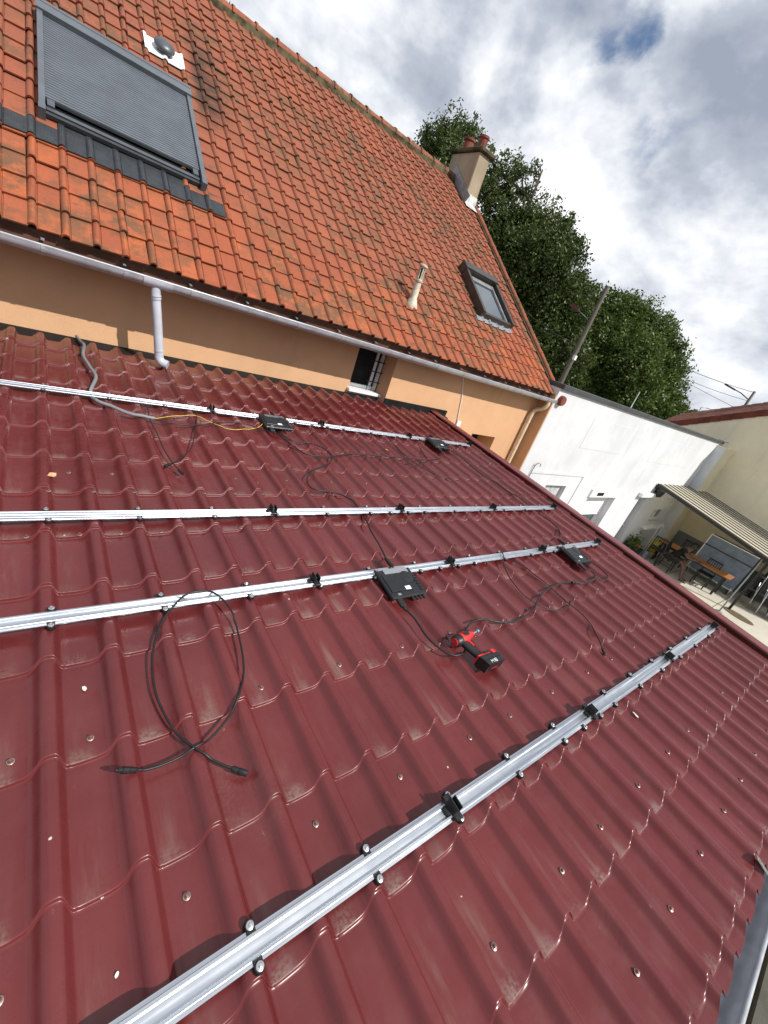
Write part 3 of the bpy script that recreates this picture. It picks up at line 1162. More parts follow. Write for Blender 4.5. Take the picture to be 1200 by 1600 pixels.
# pleated lead apron, dressed over the rolls of the tiles
g = MB()
xs = np.arange(-0.62, 1.475, 0.0045)
rows = []
for q, s in enumerate((0.982, 0.984, 1.04, 1.10, 1.16, 1.215, 1.27, 1.30)):
    row = []
    for kx, x in enumerate(xs):
        slope = 0.0225 * max(0.0, 1 - (s - 0.9715) / 0.28)
        lim = 1.0 if s < 1.2 else max(0.35, 1.0 - (s - 1.2) * 6)
        h = tile_prof(x) * 1.05 * lim + slope + 0.0150 + (0.0022 if kx % 2 else 0.0) - (0.005 if q == 0 else 0)
        row.append(TP(x, s + 0.004 * sin(x * 9), h))
    rows.append(row)
g.quad_strip(rows)
g.build('lead_apron', M_LEAD, RW, False, None, loc=(0, 0, 0))

# ---- mushroom vent on its white plate
g = MB()
rows = []
for s in (3.235, 3.24, 3.33, 3.42, 3.52):
    rows.append([TP(x, s + 0.05 * (x - 1.1), tile_prof(x) * 0.8 + 0.040 + (-0.01 if s < 3.237 else 0)) for x in np.arange(0.915, 1.325, 0.014)])
g.quad_strip(rows)
DV = g.build('dome_vent', M_WHITE, HOUSE, True, 40)
g = MB()
c = TP(1.115, 3.375, 0.03)
up = Vector((0, -sin(A36), cos(A36)))
ax1, ax2 = Vector((1, 0, 0)), Vector((0, cos(A36), sin(A36)))
rows = []
for r, h in ((.070, 0.0), (.070, .055), (.105, .050), (.108, .062), (.098, .085), (.070, .104), (.03, .113), (.002, .115)):
    rows.append([c + ax1 * r * cos(2 * pi * a / 20) + ax2 * r * sin(2 * pi * a / 20) + up * h for a in range(20)])
g.quad_strip(rows, True)
g.build('cowl', M_DARKALU, DV, True, 50, loc=(0, 0, 0))

# ---- flue pipe low on the roof
g = MB()
px, py = 4.035, 0.70
rows = []
g.lathe([(.105, 1.235), (.092, 1.30), (.062, 1.375), (.052, 1.39), (.048, 1.60), (.058, 1.602), (.060, 1.622), (.046, 1.626), (.046, 1.64)], (px, py, 0), 18)
FL = g.build('flue_pipe', plain('flue_grey', (0.45, 0.40, 0.32), 0.7, 0, 0.4, 0.35, 12.0, 0.15, 50.0), HOUSE, True, 45)
for k in range(6):
    a = 2 * pi * k / 6 + 0.2
    g = MB()
    g.beam((px + .041 * cos(a), py + .041 * sin(a), 1.638), (px + .041 * cos(a), py + .041 * sin(a), 1.775), 0.018, 0.010, (cos(a), sin(a), 0))
    g.build('cowl_bar', MATS['flue_grey'], FL, loc=(0, 0, 0))
g = MB()
g.lathe([(.030, 1.63), (.030, 1.775)], (px, py, 0), 12)
g.build('cowl_core', M_DARK, FL, True, 40, loc=(0, 0, 0))
g = MB()
g.lathe([(.046, 1.768), (.048, 1.785), (.066, 1.79), (.066, 1.808), (.03, 1.822)], (px, py, 0), 18)
g.build('cowl_cap', MATS['flue_grey'], FL, True, 45, loc=(0, 0, 0))
g = MB()
g.lathe([(.135, -0.01), (.125, 0.03), (.09, 0.05)], (0, 0, 0), 14)
o = g.build('mortar_collar', M_MORTAR, FL, True, 60, loc=(px, py + 0.02, 1.262))
o.rotation_euler = (A36, 0, 0)

# ---- small roof window near the verge
X0, X1, S0, S1 = 5.715, 6.60, 1.245, 2.36
g = MB()
tbox(g, X0 + 0.02, X1 - 0.02, S0 + 0.02, S1 - 0.02, -0.01, 0.075)
R2 = g.build('roof_window', M_BROWNALU, HOUSE)
for nm, (a, b, c, d, e, f) in (('side_rail', (X0, X0 + 0.06, S0, S1 - 0.16, 0.0, 0.155)), ('side_rail', (X1 - 0.06, X1, S0, S1 - 0.16, 0.0, 0.155)), ('shutter_box', (X0 - 0.012, X1 + 0.012, S1 - 0.162, S1, 0.0, 0.178)), ('bottom_rail', (X0 + 0.061, X1 - 0.061, S0, S0 + 0.055, 0.0, 0.12))):
    g = MB()
    tbox(g, a, b, c, d, e, f)
    g.build(nm, M_BROWNALU, R2, loc=(0, 0, 0))
for nm, (a, b, c, d, e, f) in (('sash_rail', (X0 + 0.10, X0 + 0.145, S0 + 0.06, S1 - 0.20, 0.075, 0.098)), ('sash_rail', (X1 - 0.145, X1 - 0.10, S0 + 0.06, S1 - 0.20, 0.075, 0.098)), ('sash_rail', (X0 + 0.146, X1 - 0.146, S1 - 0.30, S1 - 0.201, 0.075, 0.096)), ('sash_rail', (X0 + 0.146, X1 - 0.146, S0 + 0.06, S0 + 0.09, 0.075, 0.096))):
    g = MB()
    tbox(g, a, b, c, d, e, f)
    g.build(nm, plain('sash_grey', (0.30, 0.31, 0.31), 0.35, 0.4) if 'sash_grey' not in MATS else MATS['sash_grey'], R2, loc=(0, 0, 0))
g = MB()
tbox(g, X0 + 0.146, X1 - 0.146, S0 + 0.091, S1 - 0.301, 0.070, 0.084)
g.build('pane', M_GLASS, R2, loc=(0, 0, 0))
g = MB()
g.quad_strip([[TP(x, s, tile_prof(x) + hh) for x in np.arange(X0 - 0.08, X1 + 0.05, 0.02)] for s, hh in ((S0 - 0.095, 0.027), (S0 - 0.05, 0.027), (S0 + 0.01, 0.030))])
g.build('lead_apron', M_LEADGREY, R2, True, 60, loc=(0, 0, 0))

# ---- chimney
CX0, CX1, CY0, CY1 = 7.05, 7.385, 3.90, 4.78
g = MB()
g.box((CX0, CY0, 3.2), (CX1, CY1, 4.57), 0.012)
CH = g.build('chimney', M_CHIM, HOUSE)
g = MB()
g.box((CX0 - 0.05, CY0 - 0.07, 4.571), (CX1 + 0.07, CY1 + 0.07, 4.655), 0.02)
g.build('chimney_cap', M_MORTAR, CH, loc=(0, 0, 0))
for cy, rr, zt in ((4.12, .098, 4.915), (4.56, .112, 4.90)):
    g = MB()
    g.lathe([(rr * 1.06, 4.655), (rr, 4.70), (rr * .94, zt - 0.06), (rr * 1.12, zt - 0.05), (rr * 1.12, zt - 0.008), (rr * .86, zt), (rr * .80, zt - 0.05)], (7.215, cy, 0), 18)
    g.build('chimney_pot', M_POT, CH, True, 50, loc=(0, 0, 0))
g = MB()
zf = T0Z + CY0 * math.tan(A36)
g.quad_strip([[(CX0 - 0.015, CY0 - 0.006, zf + 0.20), (CX1 + 0.01, CY0 - 0.006, zf + 0.20)], [(CX0 - 0.015, CY0 - 0.012, zf + 0.05), (CX1 + 0.01, CY0 - 0.012, zf + 0.05)], [(CX0 - 0.03, CY0 - 0.16, zf - 0.058), (CX1 + 0.04, CY0 - 0.16, zf - 0.058)]])
g.build('front_flashing', plain('flashing_pale', (0.50, 0.50, 0.48), 0.55, 0.2, 0.4, 0.3, 12.0), CH, loc=(0, 0, 0))
g = MB()
g.obox(TP(CX0 - 0.016, 5.26, 0.105), (0.006, 0, 0), Vector((0, cos(A36), sin(A36))) * 0.46, Vector((0, -sin(A36), cos(A36))) * 0.085)
g.build('side_flashing', M_LEADGREY, CH, loc=(0, 0, 0))

# ---- eaves gutter of the house with brackets and downpipes
g = MB()
g.extrude_x(gutter_profile(-0.018, 0.708, 0.066), -3.5, 7.46)
GUT = g.build('gutter', M_ZINC, HOUSE, True, 50)
xb = [-0.9, 0.02 - 0.02, 0.52, 1.03, 1.55, 2.08, 2.62, 3.15, 3.7, 4.2, 4.75, 5.3, 5.85, 6.25, 6.55, 6.85, 7.1]
for x in xb:
    g = MB()
    pr = [(-0.018 - 0.0700 * cos(pi * q / 10), 0.708 - 0.0700 * sin(pi * q / 10)) for q in range(11)]
    pr2 = [(-0.018 - 0.0665 * cos(pi * q / 10), 0.708 - 0.0665 * sin(pi * q / 10)) for q in range(10, -1, -1)]
    g.extrude_x(pr + pr2, x, x + 0.022)
    g.build('gutter_bracket', M_ZINC, GUT, loc=(0, 0, 0))
    g = MB()
    g.beam((x + 0.011, -0.004, 0.738), (x + 0.011, 0.057, 0.752), 0.022, 0.004)
    g.build('bracket_arm', M_LEADGREY, GUT, loc=(0, 0, 0))
g = MB()
g.extrude_x([(-0.018 - 0.0715 * cos(pi * q / 12), 0.708 - 0.0715 * sin(pi * q / 12)) for q in range(13)] + [(-0.018 - 0.0665 * cos(pi * q / 12), 0.708 - 0.0665 * sin(pi * q / 12)) for q in range(12, -1, -1)], 0.66, 0.88)
g.build('gutter_outlet', M_PVC, GUT, True, 50, loc=(0, 0, 0))
g = MB()
pts = spline([(0.765, -0.020, 0.655), (0.768, -0.021, 0.58), (0.80, -0.028, 0.35), (0.830, -0.034, 0.115), (0.838, -0.038, 0.060), (0.862, -0.052, 0.030), (0.905, -0.075, 0.022)], 5)
g.tube(pts, 0.0385, 16)
DP = g.build('downpipe', M_PVC, HOUSE, True, 50)
for z, x in ((0.585, 0.768), (0.565, 0.7705), (0.135, 0.827)):
    g = MB()
    g.tube([(x, -0.026 + (0.585 - z) * -0.02, z), (x + 0.003, -0.0265 + (0.585 - z) * -0.02, z - 0.012)], 0.0415, 16)
    g.build('pipe_collar', M_PVC, DP, True, 50, loc=(0, 0, 0))
g = MB()
g.tube(spline([(7.235, -0.018, 0.65), (7.235, -0.015, 0.575), (7.225, 0.03, 0.50), (7.185, 0.12, 0.44), (7.165, 0.150, 0.36), (7.163, 0.155, 0.26)], 5) + [Vector((7.163, 0.155, -1.5)), Vector((7.163, 0.155, -3.39))], 0.040, 14)
DP2 = g.build('downpipe', M_BEIGEPIPE, HOUSE, True, 50)
DP2['label'] = 'beige downpipe at the house corner'
for z in (0.20, -0.35, -1.6):
    g = MB()
    g.tube([(7.163, 0.155, z), (7.163, 0.155, z - 0.03)], 0.044, 14)
    g.build('pipe_collar', M_BEIGEPIPE, DP2, True, 50, loc=(0, 0, 0))

# ---- barred window and small window
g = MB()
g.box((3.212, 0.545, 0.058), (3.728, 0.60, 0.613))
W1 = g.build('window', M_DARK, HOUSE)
for a, b in (((3.212, 0.50, 0.075), (3.252, 0.545, 0.613)), ((3.690, 0.50, 0.075), (3.728, 0.545, 0.613)), ((3.252, 0.50, 0.075), (3.690, 0.545, 0.120)), ((3.60, 0.515, 0.12), (3.64, 0.540, 0.613))):
    g = MB()
    g.box(a, b)
    g.build('frame', M_WHITE, W1, loc=(0, 0, 0))
g = MB()
g.box((3.19, 0.335, 0.030), (3.735, 0.50, 0.073), 0.006)
g.build('sill', M_WHITE, W1, loc=(0, 0, 0))
for z in (0.20, 0.34, 0.48):
    g = MB()
    g.tube([(3.50, 0.455, z), (3.73, 0.455, z)], 0.007, 6)
    g.build('bar', M_BLACKMET, W1, True, loc=(0, 0, 0))
for x in (3.54, 3.62, 3.70):
    g = MB()
    g.tube([(x, 0.452, 0.075), (x, 0.452, 0.613)], 0.006, 6)
    g.build('bar', M_BLACKMET, W1, True, loc=(0, 0, 0))
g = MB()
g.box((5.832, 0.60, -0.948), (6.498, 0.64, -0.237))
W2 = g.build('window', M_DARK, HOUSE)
g = MB()
g.box((5.834, 0.50, -0.948), (6.20, 0.56, -0.24))
g.build('shutter', M_WHITE, W2, loc=(0, 0, 0))
g = MB()
g.tube(spline([(5.06, 0.212, 0.66), (5.08, 0.211, 0.60), (5.19, 0.211, 0.38), (5.25, 0.211, 0.20), (5.325, 0.210, -0.06)], 6), 0.008, 8)
CW = g.build('wall_conduit', M_WHITE, HOUSE, True)
g = MB()
g.box((5.325, 0.19, -0.15), (5.42, 0.219, -0.06), 0.006)
g.build('junction_box', M_WHITE, CW, loc=(0, 0, 0))

# board added behind the gutter to block sun leaking onto the wall
g = MB()
g.box((-3.5, 0.058, 0.640), (7.31, 0.078, 0.800))
g.build('fascia', M_DECK, HOUSE)
g = MB()
g.box((-3.5, 0.079, 0.770), (7.30, 0.399, 0.788))
g.build('soffit', M_DECK, HOUSE)

# ================================================================== RAILS
RAIL_PROF = [(-.0330, .003), (-.0330, .0085), (-.0245, .0090), (-.0235, .0173), (-.0222, .0185), (-.0170, .0185), (-.0160, .0173), (-.0150, .0105), (-.0120, .0090), (.0120, .0090), (.0150, .0105), (.0160, .0173), (.0170, .0185), (.0222, .0185), (.0235, .0173), (.0245, .0090), (.0330, .0085), (.0330, .003)]

mb = MB()
mb.lathe([(.0135, .0005), (.0135, .012), (.0115, .0155)], (0, 0, 0), 16)
mb.box((-.0115, -.004, .001), (.0115, .022, .0135), .002)
ME_PAD = mb.mesh('screw_pad', M_RUBBER, True, 35)
mb = MB()
mb.lathe([(.0098, .0155), (.0098, .0172), (.0080, .0182)], (0, 0, 0), 16)
mb.lathe([(.0050, .0182), (.0050, .0240), (.0032, .0250)], (0, 0, 0), 6)
ME_PSCREW = mb.mesh('screw', M_STEEL, True, 30)


def clamp_parts(root, u):
    dz = -.0120
    g = MB()
    g.box((u - .016, -.043, .0310), (u + .016, .043, .0400), .002)
    c = g.build('clamp_bar', M_RUBBER, root, loc=(0, 0, dz))
    g = MB()
    g.box((u - .016, -.022, .0400), (u - .0115, .022, .0740), .001)
    g.box((u + .0115, -.022, .0400), (u + .016, .022, .0660), .001)
    g.build('clamp_jaw', M_RUBBER, c, loc=(0, 0, 0))
    g = MB()
    g.box((u - .034, -.014, .0165), (u - .012, .014, .036), .002)
    g.build('slide_nut', M_RUBBER, c, loc=(0, 0, 0))
    g = MB()
    g.lathe([(.0070, .0400), (.0070, .0500), (.0035, .0500), (.0035, .0460)], (u, 0, 0), 12)
    g.build('bolt', M_STEEL, c, True, 40, loc=(0, 0, 0))
    g = MB()
    g.lathe([(.0050, .018), (.0050, .031)], (u + .0, -.032, 0), 10)
    g.lathe([(.0050, .018), (.0050, .031)], (u + .0, .032, 0), 10)
    o = g.build('clamp_foot', M_RUBBER, c, True, 40, loc=(0, 0, 0))


RAIL_LABELS = ['aluminium rail nearest the house wall, grey conduit passing under it',
               'aluminium rail second from the house wall, no inverter on it',
               'aluminium rail crossed by the looped cable, two black inverters on it',
               'aluminium rail nearest the camera, running below the red power tool']
RAILS = []
BASE_POS = [k * .366 for k in range(-9, 6)] + [2.013, 2.196, 2.379] + [2.745, 3.111, 3.477, 3.843, 4.209]
for q, (vc, end, extra) in enumerate(((0.945, 4.425, []), (2.385, 4.455, []), (3.008, 4.395, []), (4.167, 4.475, []))):
    root = thing('mounting_rail', RAIL_LABELS[q], 'rail', RP(0, vc, 0), (TH, 0, 0), 'aluminium rails laid across the metal roof')
    RAILS.append(root)
    # lengths butt at the middle clamps
    cuts = [-3.3, -1.1, 1.075, 2.13, 3.315, end]
    if q < 3:
        cuts = [-3.3, -1.1, 1.075, 3.315, end]
    for a, b in zip(cuts[:-1], cuts[1:]):
        g = MB()
        g.extrude_x(RAIL_PROF, a + 0.0012, b - 0.0012)
        o = g.build('rail_length', M_ALU, root, False, None, loc=(0, 0, 0))
    pos = [p for p in BASE_POS if p < end - 0.03]
    for p in pos:
        for s in (1, -1):
            pp = p + (rng.uniform(-.006, .006))
            if s > 0 and abs(p - 2.013) < .01 and q != 1:
                continue
            if s > 0 and q == 3 and abs(p - 2.196) < 0.01:
                continue
            o = put('screw_pad', ME_PAD, root, (pp, s * .0405, .0), (0, 0, 0 if s < 0 else pi))
            put('screw', ME_PSCREW, o, (0, 0, 0), (rng.uniform(-.08, .08), rng.uniform(-.08, .08), rng.uniform(0, 3)))
    for u in (-1.10, 1.082, 2.135, 3.322, end - 0.006):
        clamp_parts(root, u)

# ================================================================== INVERTERS
def inverter(u0, u1, v0, v1, label, yaw=0.0, tilt=0.0, face=1.0):
    w, d = u1 - u0, v1 - v0
    root = thing('microinverter', label, 'inverter', RP((u0 + u1) / 2, v0, 0.0195), (TH + tilt, 0, yaw), 'black inverters hung on the rails')
    L = dict(loc=(0, 0, 0))
    g = MB()
    g.box((-w / 2, -d, 0.002), (w / 2, 0.0, 0.026), 0.006)
    b = g.build('body', M_RUBBER, root, **L)
    g = MB()
    g.box((-w / 2 + .018, -d * .80, 0.0262), (w / 2 - .085, -d * .18, 0.0315), 0.003)
    g.build('raised_panel', M_RUBBER, b, **L)
    g = MB()
    g.lathe([(.044, .0262), (.044, .0320), (.040, .0338)], (w / 2 - .072, -d * .36, 0), 24)
    g.build('round_cover', M_RUBBER, b, True, 40, **L)
    for k in range(6):
        g = MB()
        y = -d * .30 - k * d * .105
        g.box((w / 2 - .030, y - .008, 0.0262), (w / 2 - .002, y, 0.0335), 0.0015)
        g.build('fin', M_RUBBER, b, **L)
    g = MB()
    g.box((-w * .02, -d * .80, 0.0318), (w * .13, -d * .68, 0.0324))
    g.build('label_plate', M_WHITE, b, **L)
    g = MB()
    g.box((-w / 2 + .05, -d * .93, 0.0265), (-w / 2 + .072, -d * .86, 0.0271))
    g.build('label_plate', M_CONDUIT, b, **L)
    # hanger plate hooked over the rail
    g = MB()
    g.box((-w / 2 + .05, -.040, 0.0263), (w / 2 - .030, -.004, 0.0285))
    g.box((-w / 2 + .05, -.0039, 0.0), (w / 2 - .030, -.0015 + .0022, 0.0285))
    g.box((-w / 2 + .03, .0008, 0.0), (w / 2 - .020, .034, 0.0020))
    g.box((-w / 2 + .04, .004, 0.0020), (-w / 2 + .095, .030, 0.0095), 0.002)
    g.box((w / 2 - .095, .004, 0.0020), (w / 2 - .045, .028, 0.0085), 0.002)
    g.build('hanger_plate', M_STEEL, root, **L)
    # connector row on the lower edge
    for k in range(4):
        x = w / 2 - .030 - k * .028
        g = MB()
        g.tube([(x, -d + .004, .013), (x, -d - .012, .013), (x, -d - .013, .013), (x, -d - .026, .013)], [.0095, .0095, .0072, .0068], 10)
        g.build('socket', M_RUBBER, root, True, 40, **L)
    g = MB()
    g.box((-w / 2 + .028, -d - .052, .002), (-w / 2 + .068, -d + .004, .022), .005)
    g.tube([(-w / 2 + .048, -d - .050, .012), (-w / 2 + .048, -d - .078, .010)], [.013, .008], 12)
    g.build('cable_plug', M_RUBBER, root, False, None, **L)
    g = MB()
    g.tube([(w * .10, .028, .012), (w * .10, .075, .006), (w * .10, .11, .0)], [.013, .013, .007], 12)
    g.build('cable_gland', M_RUBBER, root, True, 40, **L)
    return root


inverter(1.462, 1.722, 3.022, 3.232, 'black inverter with a white sticker on the third rail, above the red power tool', 0.0, 0.075)
inverter(3.572, 3.822, 3.020, 3.232, 'black inverter at the far end of the third rail, by the roof edge', 0.0, 0.075)
inverter(1.475, 1.735, 0.960, 1.170, 'black inverter on the top rail where the yellow wire ends', 0.0, 0.08)
inverter(3.572, 3.832, 0.960, 1.170, 'black inverter at the far end of the top rail, near the house corner', 0.0, 0.08)

# ================================================================== CABLES
def cable(name, label, pts, r, mat, cat='cable', lift=0.0, over=None, sag=0.12, n=8, dens=6, corr=False, parts=None):
    """pts (u, v) or (u, v, h) on the metal roof"""
    P = []
    for p in pts:
        if len(p) == 3:
            P.append(Vector((p[0], -p[1], p[2])))
        else:
            P.append(Vector((p[0], -p[1], r + 0.0015 + lift)))
    fine = spline(P, dens)
    out = []
    fixed = [k for k, p in enumerate(pts) if len(p) == 3]
    for k, p in enumerate(fine):
        seg = k / dens
        near = any(abs(seg - f) < 1.0 for f in fixed)
        h = roof_h(p.x, -p.y)
        z = p.z if near else max(p.z + h * sag, h + r + .001)
        out.append(Vector((p.x, p.y, z)))
    base = RP(pts[0][0], pts[0][1], 0)
    off = Vector((pts[0][0], -pts[0][1], 0))
    out = [p - off for p in out]
    root = thing(name, label, cat, base, (TH, 0, 0), 'cables lying on the metal roof')
    g = MB()
    if corr:
        f2, rr = [], []
        tot = 0.0
        for a, b in zip(out[:-1], out[1:]):
            m = max(2, int((b - a).length / 0.0032))
            for q in range(m):
                f2.append(a + (b - a) * q / m)
                rr.append(r * (1.0 if len(rr) % 2 else 0.86))
        g.tube(f2, rr, 10)
    else:
        g.tube(out, r, n)
    g.build('sheath', mat, root, True, None if not corr else 60, loc=(0, 0, 0))
    root['path_end'] = [list(out[0]), list(out[-1])]
    return root, out


def connector(root, p, d, long=True):
    p, d = Vector(p), Vector(d).normalized()
    g = MB()
    if long:
        prof = [(-.006, .0055), (0.0, .0088), (.018, .0088), (.019, .0078), (.021, .0095), (.040, .0095), (.041, .0070), (.052, .0062), (.054, .0040), (.060, .0030)]
    else:
        prof = [(-.006, .0055), (0.0, .0092), (.016, .0092), (.017, .0078), (.020, .0098), (.030, .0102), (.042, .0098), (.048, .0092), (.049, .0060)]
    g.tube([p + d * a for a, _ in prof], [b for _, b in prof], 10)
    g.build('connector', M_RUBBER, root, True, 35, loc=(0, 0, 0))


LOOP = [(0.185, 3.646), (0.248, 3.652), (0.302, 3.649), (0.351, 3.64), (0.393, 3.628), (0.441, 3.6), (0.499, 3.552), (0.545, 3.487), (0.588, 3.398), (0.613, 3.276), (0.623, 3.154), (0.603, 3.058, .016), (0.560, 2.997, .0240), (0.501, 2.985, .0245), (0.448, 3.000, .0240), (0.397, 3.046, .018), (0.344, 3.108), (0.302, 3.208), (0.284, 3.292), (0.277, 3.398), (0.289, 3.49), (0.309, 3.562), (0.343, 3.631), (0.38, 3.678), (0.419, 3.72), (0.445, 3.744)]
c, o = cable('looped_cable', 'thin black cable lying in a loop, plug at each end, lower left', LOOP, 0.0042, M_CABLE, sag=0.40)
connector(c, o[0], o[0] - o[2], True)
connector(c, o[-1], o[-1] - o[-3], False)
c, o = cable('conduit', 'grey corrugated conduit snaking down from the house wall', [(0.24, -0.36, -.01), (0.262, -0.20, .0), (0.279, -0.08, .012), (0.258, 0.175), (0.287, 0.396), (0.313, 0.602), (0.271, 0.825), (0.258, 0.925, -.012), (0.292, 1.057), (0.385, 1.129), (0.479, 1.201), (0.622, 1.227)], 0.0125, M_CONDUIT, 'conduit', corr=True)
c, o = cable('earth_wire', 'thin yellow wire from the conduit end to the first inverter', [(0.615, 1.225, .006), (0.807, 1.110), (0.939, 1.075), (1.026, 1.163), (1.137, 1.246), (1.303, 1.213), (1.444, 1.124), (1.530, 1.00, .03)], 0.0027, M_YEL)
c, o = cable('supply_cable', 'black cable running beside the yellow wire into the first inverter', [(0.612, 1.232, .004), (0.715, 1.263), (0.894, 1.252), (1.082, 1.16), (1.307, 1.11), (1.453, 1.209), (1.53, 1.262, .02)], 0.0042, M_CABLE)
c, o = cable('hanging_lead', 'short black lead with a plug, drooping below the top rail', [(0.607, 1.000, -.004), (0.585, 1.198), (0.598, 1.47), (0.602, 1.675), (0.623, 1.834), (0.643, 1.915)], 0.0036, M_CABLE)
connector(c, o[-1], o[-1] - o[-3], False)
c, o = cable('hanging_lead', 'black lead curving in to cross another just below the top rail', [(0.955, 1.000, -.004), (0.912, 1.175), (0.835, 1.451), (0.764, 1.649), (0.669, 1.789), (0.60, 1.855)], 0.0036, M_CABLE)
connector(c, o[-1] * .9 + o[-4] * .1, o[-1] - o[-3], False)
c, o = cable('trunk_cable', 'black cable linking the two inverters on the top rail', [(1.540, 1.250, .02), (1.614, 1.44), (1.674, 1.565), (1.787, 1.594), (1.93, 1.582), (2.166, 1.503), (2.423, 1.486), (2.695, 1.482), (2.988, 1.482), (3.214, 1.475), (3.50, 1.384), (3.64, 1.250, .02)], 0.0052, M_CABLE)
c, o = cable('trunk_cable', 'black cable winding from the top rail down under the second rail', [(1.56, 1.235, .02), (1.648, 1.345), (1.833, 1.363), (1.924, 1.444), (1.934, 1.574), (1.832, 1.711), (1.634, 1.831), (1.525, 1.948), (1.488, 2.066), (1.533, 2.121), (1.667, 2.145), (1.754, 2.228), (1.785, 2.324, -.012), (1.772, 2.43, -.012), (1.715, 2.588), (1.685, 2.768), (1.655, 2.880), (1.622, 2.930, .022)], 0.0052, M_CABLE)
g = MB()
q = o[-26] if len(o) > 30 else o[-2]
c, o = cable('trunk_cable', 'black cable from the far top inverter down along the roof edge', [(3.80, 1.215, .02), (3.884, 1.388), (3.863, 1.555), (3.868, 1.747), (3.963, 1.876), (3.965, 2.055), (4.025, 2.179), (4.065, 2.317, -.012), (4.065, 2.478, -.012), (4.045, 2.645), (3.97, 2.8), (3.735, 2.925, .02)], 0.0055, M_CABLE)
c, o = cable('hanging_lead', 'thin black lead ending mid-slope below the top rail', [(2.959, 1.02, -.004), (2.904, 1.352), (2.951, 1.606), (3.051, 1.783), (3.143, 1.856)], 0.0036, M_CABLE)
connector(c, o[-1], o[-1] - o[-3], True)
c, o = cable('hanging_lead', 'thin black lead hooked back on itself below the top rail', [(3.400, 1.00, -.004), (3.261, 1.297), (3.186, 1.47), (3.003, 1.579), (2.85, 1.643), (2.80, 1.60), (2.90, 1.565)], 0.0036, M_CABLE)
c, o = cable('trunk_cable', 'black cable from the white-stickered inverter to behind the power tool', [(1.510, 3.300, .012), (1.529, 3.397), (1.522, 3.482), (1.537, 3.551), (1.568, 3.609), (1.603, 3.639), (1.652, 3.645), (1.70, 3.625), (1.75, 3.57), (1.791, 3.532), (1.856, 3.497), (1.937, 3.48), (2.025, 3.495), (2.110, 3.535), (2.238, 3.562), (2.368, 3.55), (2.496, 3.522), (2.609, 3.475), (2.758, 3.417), (2.902, 3.391), (3.079, 3.375), (3.282, 3.388), (3.37, 3.426), (3.526, 3.415), (3.624, 3.401), (3.70, 3.351), (3.675, 3.305), (3.640, 3.305, .012)], 0.0058, M_CABLE)
c, o = cable('trunk_cable', 'black cable looping out beside the far inverter of the third rail', [(3.282, 3.400), (3.45, 3.425), (3.643, 3.412), (3.71, 3.447), (3.839, 3.42), (3.89, 3.326), (3.875, 3.22), (3.86, 3.13), (3.82, 3.075, .03)], 0.0050, M_CABLE)
connector(c, o[0], o[0] - o[3], False)
c, o = cable('hanging_lead', 'thin black lead hung over the third rail, left of its far inverter', [(2.775, 2.975, .012), (2.751, 3.000, .0250), (2.715, 3.045, .018), (2.681, 3.085), (2.591, 3.228), (2.548, 3.376), (2.583, 3.47), (2.651, 3.539), (2.752, 3.585), (2.880, 3.577), (2.930, 3.561)], 0.0036, M_CABLE)
connector(c, o[-1], o[-1] - o[-3], False)
c, o = cable('hanging_lead', 'long thin black lead lying down the slope toward the lowest rail', [(2.82, 3.02, -.006), (2.881, 3.145), (2.9, 3.265), (2.918, 3.38), (2.919, 3.501), (2.927, 3.568), (2.946, 3.647), (2.904, 3.769), (2.826, 3.873), (2.775, 3.925)], 0.0038, M_CABLE)
connector(c, o[-1], o[-1] - o[-3], True)

# ================================================================== POWER TOOL
DR = thing('impact_driver', 'red and black cordless impact driver lying on the metal roof', 'power tool', RP(1.69, 3.60, 0.0), (TH, 0, 0))
L0 = dict(loc=(0, 0, 0))
def dp(u, v, h):
    return Vector((u - 1.69, -(v - 3.60), h))
hz = 0.034
g = MB()
g.tube([dp(1.632, 3.586, hz), dp(1.640, 3.5855, hz), dp(1.672, 3.583, hz)], [.024, .031, .032], 18)
g.build('motor_cap', M_RUBBER, DR, True, 40, **L0)
g = MB()
g.tube([dp(1.628, 3.5863, hz), dp(1.6325, 3.586, hz)], [.020, .023], 18)
g.build('end_badge', M_RED, DR, True, 40, **L0)
g = MB()
g.tube([dp(1.672, 3.583, hz), dp(1.688, 3.5815, hz), dp(1.722, 3.5775, hz), dp(1.742, 3.5755, hz)], [.033, .035, .033, .027], 18)
g.build('motor_housing', M_RED, DR, True, 40, **L0)
g = MB()
g.tube([dp(1.742, 3.5755, hz), dp(1.770, 3.5725, hz), dp(1.780, 3.5715, hz), dp(1.781, 3.5715, hz), dp(1.794, 3.570, hz)], [.026, .020, .016, .012, .011], 16)
g.build('nose', M_RED, DR, True, 40, **L0)
g = MB()
g.tube([dp(1.794, 3.570, hz), dp(1.836, 3.5655, hz)], [.0045, .0045], 8)
g.build('bit_holder', M_STEEL, DR, True, 40, **L0)
g = MB()
g.tube([dp(1.836, 3.5655, hz), dp(1.850, 3.564, hz)], [.0085, .0080], 8)
g.build('nut_driver', plain('blue_socket', (0.18, 0.36, 0.55), 0.35, 0.3), DR, True, 40, **L0)
g = MB()
g.box(dp(1.690, 3.566, hz + .030), dp(1.730, 3.587, hz + .037), .002)
g.build('vent_plate', M_RUBBER, DR, **L0)
